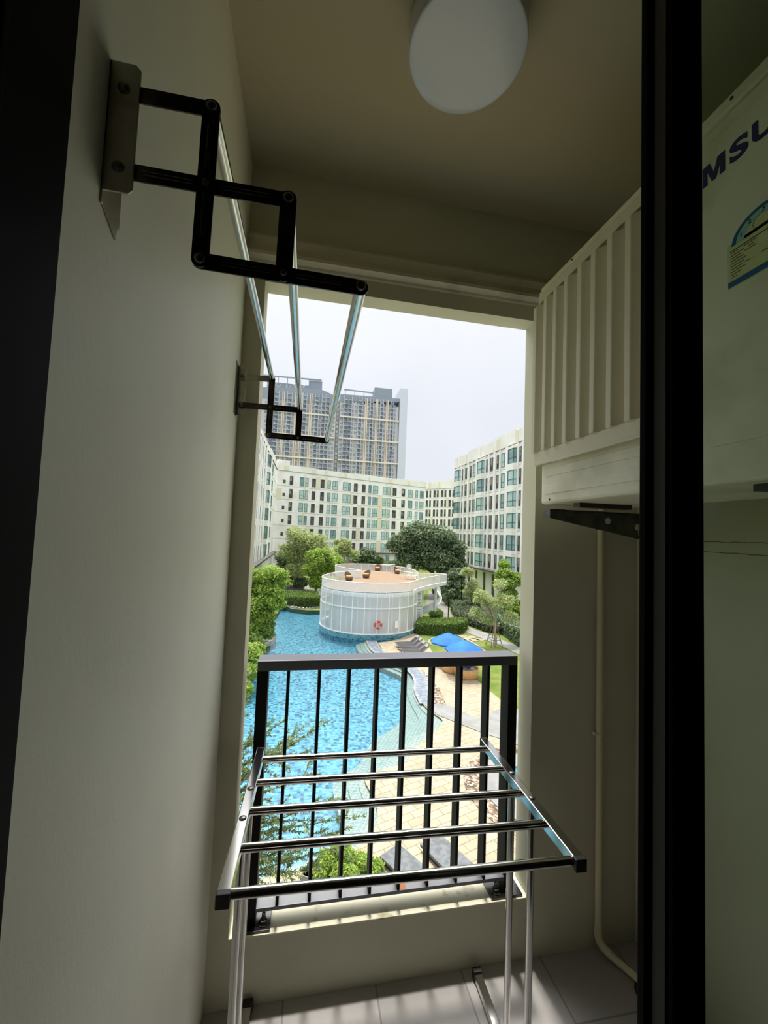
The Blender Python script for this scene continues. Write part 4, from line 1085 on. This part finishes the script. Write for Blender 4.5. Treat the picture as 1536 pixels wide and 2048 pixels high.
spn = MB(); sp = []
for k in range(25):
    t = k / 24; a = -2.2 + t * 3.4; sp.append((14.2 + 1.7 * math.cos(a), 46.5 + 2.4 * math.sin(a), G + .2 + 3.0 * t))
for i in range(24):
    a, b = sp[i], sp[i + 1]; spn.add([a, b, (b[0], b[1], b[2] + .75), (a[0], a[1], a[2] + .75)], [(0, 1, 2, 3)])
    spn.beam(a, b, .25, .18)
obj('curved_stair', spn, M['white'], pv)
# stair guard on the deck
sg_ = MB(); q = [(11.1, 46.9), (11.9, 45.4), (12.6, 44.2)]
for a in q: sg_.tube([(*a, -3.58), (*a, -2.77)], .035, 6)
sg_.tube([(*p, -2.77) for p in q], .035, 6); sg_.tube([(*p, -3.2) for p in q], .02, 6)
obj('stair_guard', sg_, M['white'], pv)
# lifebuoy and the small notice on the screen
def on_cyl(px, py, r=PR + .12):
    r_ = ray(px, py); dx_, dy_ = r_[0], r_[1]; ox_, oy_ = -PC[0], -PC[1]
    a = dx_ ** 2 + dy_ ** 2; b = 2 * (ox_ * dx_ + oy_ * dy_); c = ox_ ** 2 + oy_ ** 2 - r ** 2
    t = (-b - math.sqrt(b * b - 4 * a * c)) / (2 * a); return EYE + r_ * t
lbp = on_cyl(756.5, 1250); ang = math.atan2(lbp[1] - PC[1], lbp[0] - PC[0])
lbu = thing('lifebuoy', 'red and white lifebuoy hanging on the pavilion screen', 'lifebuoy', tuple(lbp), ang + PI / 2)
tm = MB(); tmw = MB()
for k in range(32):
    a0 = 2 * PI * k / 32; a1 = 2 * PI * (k + 1) / 32
    (tmw if k % 8 == 3 else tm).tube([(.27 * math.cos(a0), 0, .27 * math.sin(a0)), (.27 * math.cos(a1), 0, .27 * math.sin(a1))], .085, 10)
obj('ring', tm, M['red'], lbu, local=True); obj('white_band', tmw, M['white'], lbu, local=True)
nb = on_cyl(793, 1249); ang = math.atan2(nb[1] - PC[1], nb[0] - PC[0])
nt_ = thing('notice_board', 'small white notice board on the pavilion screen right of the lifebuoy', 'sign', tuple(nb), ang + PI / 2)
obj('board', MB().box(-.16, .16, -.02, .02, -.3, .3), M['white'], nt_, local=True)
obj('pictogram', MB().lathe((0, .022, 0), [(.07, 0), (.1, 0), (.1, .004), (.07, .004)], 16, axis='y'), M['joint'], nt_, local=True)
# condensers beside the pavilion
for i, zz in enumerate((G + .25, G + 2.0)):
    cd = thing('condenser_unit', ('lower' if i == 0 else 'upper') + ' of two white condenser cabinets stacked at the right side of the pavilion', 'air conditioner', (11.35, 39.9, zz), group='condensers at the pavilion')
    obj('cabinet', MB().box(-.32, .32, -.45, .45, 0, 1.6), M['white'], cd, local=True, bevel=.02)
    gr = MB()
    for k in range(9): gr.box(-.22, .22, -.47, -.45, .15 + k * .15, .23 + k * .15)
    obj('grille', gr, M['joint'], cd, local=True)

# chairs and table on the deck
def lounge_chair(label, loc, rz):
    t = thing('wicker_chair', label, 'chair', loc, rz, group='wicker chairs on the roof deck')
    s_ = MB().lathe((0, 0, .05), [(.001, 0), (.36, 0), (.42, .3), (.4, .36), (.001, .36)], 16); obj('seat', s_, M['wickerd'], t, local=True)
    b = MB()
    for k in range(9):
        a0 = math.radians(20 + k * 15.5); a1 = math.radians(20 + (k + 1) * 15.5)
        pts = []
        for a, (r0, r1) in ((a0, (.42, .5)), (a1, (.42, .5))):
            pts += [(r0 * math.cos(a), r0 * math.sin(a), .35), (r1 * math.cos(a), r1 * math.sin(a), .35 + .55 * math.sin(a))]
        b.add(pts, [(0, 2, 3, 1)])
        b.add([(p[0] * .9, p[1] * .9, p[2]) for p in pts], [(1, 3, 2, 0)])
    obj('backrest', b, M['wickerd'], t, local=True)
    obj('cushion', MB().lathe((0, 0, .41), [(.001, 0), (.33, 0), (.35, .06), (.3, .1), (.001, .1)], 16), M['wicker'], t, local=True)
for (px, py, rz, lab) in ((698, 1161, .5, 'wicker armchair on the roof deck, nearest the pool edge on the left'), (732, 1156, -.8, 'wicker armchair on the roof deck, right of the one nearest the pool'), (755, 1141.5, -.4, 'wicker armchair at the rear railing of the deck, in the middle'), (795, 1147.5, .8, 'wicker armchair at the right of the rear deck below the dark tree'), (702, 1134.5, .2, 'wicker armchair half hidden behind the left rear railing')):
    p = onZ(px, py, -3.585); lounge_chair(lab, (p[0], p[1], -3.585), rz)
tp = onZ(777, 1139, -3.585)
tb = thing('deck_table', 'white table and benches by the rear railing of the roof deck', 'table', (tp[0], tp[1], -3.585))
obj('top', MB().box(-.9, .9, -.4, .4, .7, .75), M['white'], tb, local=True)
for sx in (-1, 1):
    for sy in (-1, 1): obj('leg', MB().box(sx * .8 - .03, sx * .8 + .03, sy * .33 - .03, sy * .33 + .03, 0, .7), M['white'], tb, local=True)
tp = onZ(822, 1158, -3.585)
tb = thing('deck_bench', 'low white bench behind the stair guard on the deck', 'bench', (tp[0], tp[1], -3.585))
obj('seat', MB().box(-.8, .8, -.25, .25, .38, .44), M['white'], tb, local=True)
for sx in (-.7, .7): obj('leg', MB().box(sx - .03, sx + .03, -.22, .22, 0, .38), M['white'], tb, local=True)

# ---- loungers
def lounger(label, loc, rz):
    t = thing('sun_lounger', label, 'sun lounger', loc, rz, group='sun loungers by the pavilion')
    f_ = MB()
    for sy in (-.3, .3): f_.beam((-1.0, sy, .3), (.35, sy, .3), .04, .05); f_.beam((.3, sy, .3), (.92, sy, .78), .04, .05)
    f_.beam((-1, -.3, .3), (-1, .3, .3), .04, .05)
    obj('frame', f_, M['lframe'], t, local=True)
    obj('bed', MB().box(-1.0, .34, -.27, .27, .30, .34), M['lounge'], t, local=True)
    b = MB().add([(.32, -.27, .33), (.32, .27, .33), (.9, .27, .80), (.9, -.27, .80), (.35, -.27, .28), (.35, .27, .28), (.93, .27, .75), (.93, -.27, .75)], [(0, 3, 2, 1), (4, 5, 6, 7), (0, 4, 7, 3), (1, 2, 6, 5), (3, 7, 6, 2), (0, 1, 5, 4)])
    obj('backrest', b, M['lounge'], t, local=True)
    p = MB().add([(.72, -.2, .70), (.72, .2, .70), (.9, .2, .845), (.9, -.2, .845), (.75, -.2, .65), (.75, .2, .65), (.93, .2, .8), (.93, -.2, .8)], [(0, 3, 2, 1), (4, 5, 6, 7), (0, 4, 7, 3), (1, 2, 6, 5), (3, 7, 6, 2), (0, 1, 5, 4)])
    obj('pillow', p, M['lframe'], t, local=True)
    for x in (-.9, .4):
        for sy in (-.28, .28): obj('leg', MB().box(x - .02, x + .02, sy - .02, sy + .02, 0, .3), M['lframe'], t, local=True)
for i, (px, py) in enumerate(((816, 1285), (821, 1290.5), (827, 1297), (833, 1304))):
    p = onZ(px, py, G + .32)
    lounger(['charcoal sun lounger of the row by the pavilion, farthest from the balcony', 'charcoal sun lounger, second from the pavilion end of the row', 'charcoal sun lounger, third from the pavilion end of the row', 'charcoal sun lounger of the row just above the railing, nearest the balcony'][i], (p[0], p[1], G), .12)
# ---- umbrellas
def umbrella(label, apex, rz):
    t = thing('patio_umbrella', label, 'umbrella', (apex[0], apex[1], G), rz, group='blue umbrellas on the lawn')
    h = apex[2] - G; R_ = 1.27; cn = MB(); n = 8
    rim = [(R_ * math.cos(2 * PI * k / n), R_ * math.sin(2 * PI * k / n), h - .62) for k in range(n)]
    for k in range(n):
        a = rim[k]; b = rim[(k + 1) % n]; m_ = tuple((p + q) / 2 * (.97 if i < 2 else 1) for i, (p, q) in enumerate(zip(a, b)))
        ma = (a[0] * .5, a[1] * .5, h - .27); mb_ = (b[0] * .5, b[1] * .5, h - .27)
        cn.add([(0, 0, h), ma, mb_], [(0, 1, 2)]); cn.add([ma, a, m_, b, mb_], [(0, 1, 2, 3, 4)])
        cn.add([a, b, (b[0], b[1], b[2] - .1), (a[0], a[1], a[2] - .1)], [(3, 2, 1, 0)])
    obj('canopy', cn, M['blue'], t, local=True)
    obj('finial', MB().lathe((0, 0, h), [(.03, 0), (.04, .04), (.001, .1)], 8), M['pole'], t, local=True)
    obj('pole', MB().tube([(0, 0, .05), (0, 0, h)], .025, 8), M['pole'], t, local=True)
    for k in range(n):
        a = rim[k]; obj('rib', MB().tube([(0, 0, h - .04), (a[0] * .5, a[1] * .5, h - .30), (a[0] * .98, a[1] * .98, h - .64)], .012, 5), M['pole'], t, local=True)
    obj('base', MB().lathe((0, 0, 0), [(.001, 0), (.2, 0), (.2, .06), (.04, .1), (.001, .1)], 16), M['slate'], t, local=True)
ap = onY(897, 1265, 27.8); umbrella('open blue umbrella, the farther left of the overlapping pair', ap, .15)
ap = onY(929, 1280, 25.4); umbrella('open blue umbrella, the nearer right of the overlapping pair', ap, .3)
# ---- round wicker daybeds
for (px, py, s_, lab) in ((908, 1345, 1.0, 'round tan wicker daybed just under the top rail, the left one'), (936, 1356, 1.12, 'round tan wicker daybed just under the top rail, the right one')):
    p = onZ(px, py, G); db = thing('round_daybed', lab, 'daybed', (p[0], p[1] + .3, G), group='round wicker daybeds')
    R_ = .72 * s_
    obj('basket', MB().lathe((0, 0, 0), [(.001, .0), (R_ * .86, 0), (R_ * .92, .05), (R_, .52 * s_), (R_ - .05, .54 * s_), (R_ - .1, .50), (R_ - .12, .30), (.001, .30)], 40), M['wicker'], db, local=True)
    obj('mattress', MB().lathe((0, 0, .3), [(.001, 0), (R_ - .13, 0), (R_ - .12, .1), (R_ - .17, .15), (.001, .15)], 32), M['lframe'], db, local=True)
    cu = thing('cushion', 'charcoal cushion lying in the ' + ('left' if s_ == 1.0 else 'right') + ' wicker daybed', 'cushion', (p[0] + .18, p[1] + .32, G + .45), .5)
    obj('pad', MB().beam((-.22, 0, .14), (.22, .1, .22), .42, .14), M['cush'], cu, local=True, bevel=.04)
# ---- slate slabs under the balcony
for i, (px, py, rz, w_, l_, lab) in enumerate(((805, 1722, .55, .72, 1.05, 'dark slate slab on the paving beside the lime bush'), (893, 1708, .42, .78, 1.35, 'dark slate slab on the paving, the one on the right'))):
    p = onZ(px, py, G + .2); s_ = thing('slate_slab', lab, 'slab', (p[0], p[1], G), rz)
    obj('top', MB().box(-w_ / 2, w_ / 2, -l_ / 2, l_ / 2, .12, .2), M['slate'], s_, local=True, bevel=.01)
    obj('base', MB().box(-w_ / 2 + .06, w_ / 2 - .06, -l_ / 2 + .06, l_ / 2 - .06, 0, .12), M['blackgrey'], s_, local=True)
gk_ = smooth(gpts([(612, 1762), (625, 1742), (640, 1735), (652, 1745), (655, 1765)]), 2)
struct('kerb_strip', ribbon(gk_, .22, G - .1, G + .15), M['concrete'])

# ---- hedges and beds
hedge('clipped green hedge at the far left edge of the pool', [(-2.9, 50.0), (1.5, 49.6), (2.0, 50.6), (1.8, 54.5), (-3.0, 55)], 1.15, M['lf_hedge'], 9000, .10, 21)
hedge('clipped curved hedge between the pavilion and the blue umbrellas', gpts([(832, 1268), (860, 1270), (900, 1271), (925, 1266), (934, 1257), (905, 1256), (870, 1258), (838, 1256)]), 1.0, M['lf_hedge'], 9000, .085, 22)
hedge('dark hedge along the right wing at the edge of the opening', [(17.5, 28.0), (24, 26), (26, 40), (21.0, 44), (18.8, 37)], 1.3, M['lf_dark'], 9000, .13, 23)
hedge('grey green low shrubs between the path and the right wing', gpts([(903, 1222), (925, 1215), (960, 1225), (1000, 1250), (1000, 1268), (975, 1264), (937, 1250), (915, 1240)]), .7, M['lf_grey'], 12000, .12, 24, name='shrub_bed')
hedge('dark shrubs along the far side of the garden path', gpts([(872, 1183), (890, 1180), (920, 1195), (960, 1215), (940, 1222), (912, 1222), (893, 1208), (880, 1193)]), .9, M['lf_dark'], 7000, .15, 25, name='shrub_bed')
hedge('purple grey groundcover bed beyond the left hedge', gpts([(570, 1180), (600, 1176), (607, 1184), (600, 1190), (572, 1191)]), .35, M['lf_purple'], 4000, .12, 26, name='shrub_bed')
hedge('low green planting right of the stair by the pavilion', gpts([(858, 1222), (870, 1222), (885, 1232), (880, 1238), (862, 1236)]), .5, M['lf_mid'], 2500, .1, 27, name='shrub_bed')
hedge('dark planting along the foot of the central block', [(-5, 84), (12, 86), (24, 96), (24, 99), (-5, 91)], 2.4, M['lf_dark'], 9000, .3, 28, name='shrub_bed')

# ---- trees
def at(px, py, Y): p = onY(px, py, Y); return (p[0], p[1], p[2] - G)
def blob(base, px, py, Y, r): p = onY(px, py, Y); return (p[0] - base[0], p[1] - base[1], p[2] - G, r)
b = (-4.0, 32.8)
tree('leafy_tree', 'bright lime green bushy tree overhanging the left edge of the pool', 'tree', b, [blob(b, 540, 1152, 32.8, 1.25), blob(b, 508, 1165, 33, 1.5), blob(b, 560, 1160, 33, 1.0), blob(b, 530, 1195, 32.5, 1.5), blob(b, 500, 1215, 32.3, 1.4), blob(b, 545, 1205, 32, 1.0), blob(b, 525, 1240, 32, 1.15), blob(b, 500, 1255, 31.5, 1.1), blob(b, 470, 1190, 33, 1.8)], 30000, .105, M['lf_lime'], .12, seed=31, shell=.45)
b = (-4.6, 30.5)
tree('leafy_shrub', 'darker green shrub below the lime tree at the planter kerb', 'shrub', b, [blob(b, 528, 1265, 31.5, .8), blob(b, 505, 1282, 30.5, .9), blob(b, 535, 1250, 32, .6)], 7000, .09, M['lf_mid'], .06, seed=32)
b = (-4.5, 25.4)
tree('leafy_shrub', 'green shrub beside the left jamb just above railing height', 'shrub', b, [blob(b, 500, 1310, 26, .9), blob(b, 492, 1345, 25, .85), blob(b, 486, 1380, 24, .7), blob(b, 512, 1300, 27, .6)], 9000, .08, M['lf_lime'], .06, seed=33)
b = (1.3, 56.5)
tree('leafy_tree', 'bright green small tree on the lawn behind the left hedge', 'tree', b, [blob(b, 640, 1118, 56.5, 2.0), blob(b, 628, 1140, 56, 1.8), blob(b, 655, 1130, 58, 1.9), blob(b, 632, 1165, 55.5, 1.3), blob(b, 668, 1125, 60, 1.6)], 15000, .16, M['lf_lime'], .1, seed=34)
b = (-.3, 64)
tree('airy_tree', 'tall airy olive green tree with pale branches behind the small bright tree', 'tree', b, [blob(b, 600, 1080, 64, 2.6), blob(b, 635, 1088, 64, 2.4), blob(b, 580, 1105, 64, 2.0), blob(b, 612, 1115, 64, 2.4), blob(b, 655, 1105, 66, 1.8), blob(b, 590, 1140, 63, 1.8)], 11000, .17, M['lf_pale'], .18, bark='palebark', seed=35, shell=.2)
b = (-2.8, 68)
tree('leafy_tree', 'dark green tree at the left below the canopy ledge', 'tree', b, [blob(b, 572, 1120, 70, 1.9), blob(b, 585, 1150, 68, 1.8), blob(b, 600, 1165, 64, 1.4), blob(b, 565, 1160, 66, 1.5)], 8000, .2, M['lf_dark'], .14, seed=36)
b = (6.8, 72)
tree('airy_tree', 'thin pale tree behind the left rear of the roof deck', 'tree', b, [blob(b, 690, 1092, 72, 1.7), blob(b, 672, 1105, 72, 1.7), blob(b, 705, 1108, 72, 1.4), blob(b, 680, 1085, 74, 1.2)], 4500, .17, M['lf_pale'], .1, bark='palebark', seed=37, shell=.2)
b = (11.2, 76)
tree('leafy_tree', 'mid green round tree behind the middle of the roof deck', 'tree', b, [blob(b, 735, 1112, 76, 1.9), blob(b, 722, 1122, 76, 1.6), blob(b, 752, 1120, 76, 1.6)], 8000, .2, M['lf_dark'], .12, seed=38)
b = (20.4, 62)
tree('rain_tree', 'large dark green spreading tree behind the right of the roof deck', 'tree', b, [blob(b, 850, 1072, 60, 2.9), blob(b, 800, 1090, 60, 2.2), blob(b, 822, 1075, 60, 2.4), blob(b, 880, 1075, 60, 2.6), blob(b, 905, 1100, 59, 2.4), blob(b, 860, 1105, 59, 2.9), blob(b, 815, 1112, 60, 2.0), blob(b, 885, 1125, 58, 2.5), blob(b, 840, 1122, 60, 2.0), blob(b, 914, 1130, 58, 1.7), blob(b, 900, 1155, 57, 1.9)], 42000, .19, M['lf_dark'], .3, seed=39, shell=.5)
b = (20.1, 50)
tree('leafy_tree', 'dark slender tree in front of the spreading tree, by the garden path', 'tree', b, [blob(b, 900, 1165, 52, 1.3), blob(b, 912, 1150, 52, 1.3), blob(b, 905, 1185, 51, 1.0), blob(b, 918, 1170, 51, 1.0)], 7000, .14, M['lf_dark'], .12, seed=40)
b = (21.2, 49.0)
tree('young_tree', 'young pale leaved tree with a thin dark trunk beside the right wing', 'tree', b, [blob(b, 935, 1145, 48, 1.0), blob(b, 945, 1170, 48, 1.1), blob(b, 938, 1185, 48, .9), blob(b, 955, 1185, 47, 1.0)], 3500, .11, M['lf_pale'], .06, seed=41, shell=.2)
b = (20.2, 39.5)
tree('leafy_tree', 'bright lime tree against the right wing near the jamb', 'tree', b, [blob(b, 1008, 1128, 41, .75), blob(b, 1006, 1150, 40.5, 1.05), blob(b, 1018, 1165, 40, 1.0), blob(b, 1000, 1165, 40.5, .8), blob(b, 1015, 1190, 40, 1.0), blob(b, 1032, 1160, 40, 1.0), blob(b, 1030, 1215, 39, 1.0)], 15000, .12, M['lf_lime'], .12, seed=42, shell=.45)
# frangipani held by stakes
b = (15.95, 32.2)
fg = tree('staked_tree', 'sparse pale branched tree held by four wooden stakes on the right lawn', 'tree', b, [blob(b, 985, 1210, 32.3, .9), blob(b, 965, 1195, 32.3, .9), blob(b, 1010, 1200, 32.3, .9), blob(b, 950, 1225, 32.3, .7), blob(b, 975, 1240, 32.3, .7), blob(b, 1020, 1235, 32.3, .8), blob(b, 1000, 1170, 33, .8)], 5500, .085, M['lf_pale'], .1, bark='palebark', seed=43, shell=.15)
for k in range(4):
    a = PI / 4 + k * PI / 2
    obj('stake', MB().tube([(b[0] + .75 * math.cos(a), b[1] + .75 * math.sin(a), G - .1), (b[0] + .16 * math.cos(a), b[1] + .16 * math.sin(a), G + 1.75)], .03, 6), M['stake'], fg)
cb = MB()
for k in range(4):
    a = PI / 4 + k * PI / 2; a2 = a + PI / 2
    for zz, rr in ((.55, .57), (.95, .44)): cb.tube([(b[0] + rr * math.cos(a), b[1] + rr * math.sin(a), G + zz), (b[0] + rr * math.cos(a2), b[1] + rr * math.sin(a2), G + zz)], .022, 5)
obj('cross_bar', cb, M['stake'], fg)
# lime bush under the balcony
b = (1.75, 11.2)
tree('lime_bush', 'rounded lime green bush seen through the lower bars of the railing', 'shrub', b, [blob(b, 690, 1715, 11.2, .42), blob(b, 660, 1722, 11.2, .36), blob(b, 720, 1726, 11.2, .38), blob(b, 750, 1745, 11, .32), blob(b, 690, 1752, 10.8, .42), blob(b, 640, 1745, 11, .3)], 14000, .038, M['lf_lime'], .03, seed=44, shell=.5, branches=False)

# near tree with drooping leafy twigs in front of the pool
rng = np.random.default_rng(77); rnd = random.Random(77)
nb_ = (-2.6, 6.6)
nt2 = thing('weeping_tree', 'wispy tree with fine leafy twigs close below the railing on the left', 'tree', (nb_[0], nb_[1], G - .03))
tw_ = MB(); Qs = []
hub = Vector((-2.2, 6.6, -3.4))
tw_.tube([(nb_[0], nb_[1], G - .1), (-2.5, 6.6, -5.5), tuple(hub), (-1.9, 6.7, -2.2)], [.09, .07, .05, .02], 8)
tips = [(500, 1340, 7.2), (500, 1425, 7.0), (545, 1440, 7.0), (575, 1436, 7.0), (615, 1448, 6.9), (655, 1442, 6.8), (600, 1478, 6.7), (620, 1500, 6.6), (560, 1505, 6.6), (640, 1548, 6.4), (600, 1560, 6.4), (690, 1597, 6.2), (728, 1632, 6.2), (700, 1655, 6.2), (660, 1600, 6.3), (640, 1640, 6.2), (680, 1670, 6.1), (650, 1690, 6.1), (610, 1700, 6.0), (570, 1660, 6.2), (540, 1600, 6.3), (520, 1540, 6.5), (530, 1700, 6.0), (560, 1745, 5.9), (600, 1752, 5.9), (640, 1740, 6.0), (505, 1640, 6.1), (500, 1745, 5.9), (700, 1690, 6.1), (500, 1480, 6.8), (520, 1470, 6.8), (505, 1590, 6.2), (530, 1650, 6.2), (550, 1560, 6.5), (580, 1610, 6.3), (590, 1650, 6.2), (520, 1760, 5.9), (545, 1720, 6.0), (575, 1715, 6.0), (515, 1700, 6.0), (490, 1540, 6.5), (495, 1680, 6.1)]
for ti, (px, py, Y) in enumerate(tips):
    tip = Vector(onY(px, py, Y)); st_ = hub + Vector((rnd.uniform(-.1, .25), rnd.uniform(-.2, .2), rnd.uniform(-.4, .9)))
    if py > 1600: st_ = st_ + Vector((.1, 0, -.5))
    mid_ = st_.lerp(tip, .5) + Vector((0, 0, .14 + rnd.uniform(-.05, .1)))
    pts = [(1 - t) ** 2 * st_ + 2 * t * (1 - t) * mid_ + t * t * tip for t in [i / 10 for i in range(11)]]
    tw_.tube(pts, [.014 * (1 - .085 * i) for i in range(11)], 5)
    sub = [(pts, .30)]
    for k in range(8):
        i0 = rnd.randint(2, 9); p0 = pts[i0]; dirv = (pts[i0 + 1] - pts[i0 - 1]).normalized()
        sd = (dirv + Vector((rnd.uniform(-.8, .8), rnd.uniform(-.8, .8), rnd.uniform(-.5, .7)))).normalized() * rnd.uniform(.18, .42)
        pp = [p0, p0 + sd * .5, p0 + sd + Vector((0, 0, -.04))]; tw_.tube(pp, [.005, .003, .0015], 4); sub.append((pp, 0.0))
    for pp, t0 in sub:
        Lp = sum((pp[i + 1] - pp[i]).length for i in range(len(pp) - 1)); nl = int(Lp * (1 - t0) * 150)
        for q_ in range(nl):
            t = t0 + (1 - t0) * rnd.random(); f_ = t * (len(pp) - 1); i = min(int(f_), len(pp) - 2); p = pp[i].lerp(pp[i + 1], f_ - i); d = (pp[i + 1] - pp[i]).normalized()
            s1 = (d * .8 + Vector((rnd.gauss(0, .6), rnd.gauss(0, .6), rnd.gauss(0, .5)))).normalized(); nn = s1.cross(Vector((rnd.gauss(0, 1), rnd.gauss(0, 1), rnd.gauss(0, 1)))).normalized(); ln = rnd.uniform(.04, .075)
            e_ = p + s1 * ln
            Qs.append([tuple(p), tuple(p + s1 * ln * .45 + nn * ln * .16), tuple(e_), tuple(p + s1 * ln * .45 - nn * ln * .17)])
obj('branch', tw_, M['bark'], nt2)
quads_obj('foliage', np.array(Qs), M['lf_weep'], nt2)
# lamp posts
for (px, py, h, lab) in ((896, 1241, 2.1, 'short dark bollard post beside the garden path'), (922, 1216, 4.2, 'slim dark garden lamp post with a white head beside the young tree')):
    p = onZ(px, py, G); lp = thing('garden_lamp' if h > 3 else 'bollard_post', lab, 'lamp' if h > 3 else 'post', (p[0], p[1], G))
    obj('pole', MB().tube([(0, 0, 0), (0, 0, h)], .05, 8), M['black'], lp, local=True)
    obj('foot', MB().lathe((0, 0, 0), [(.001, 0), (.12, 0), (.12, .04), (.06, .07)], 12), M['black'], lp, local=True)
    if h > 3: obj('lamp_head', MB().lathe((0, 0, h), [(.05, 0), (.2, .05), (.2, .35), (.05, .42), (.001, .42)], 12), M['white'], lp, local=True)
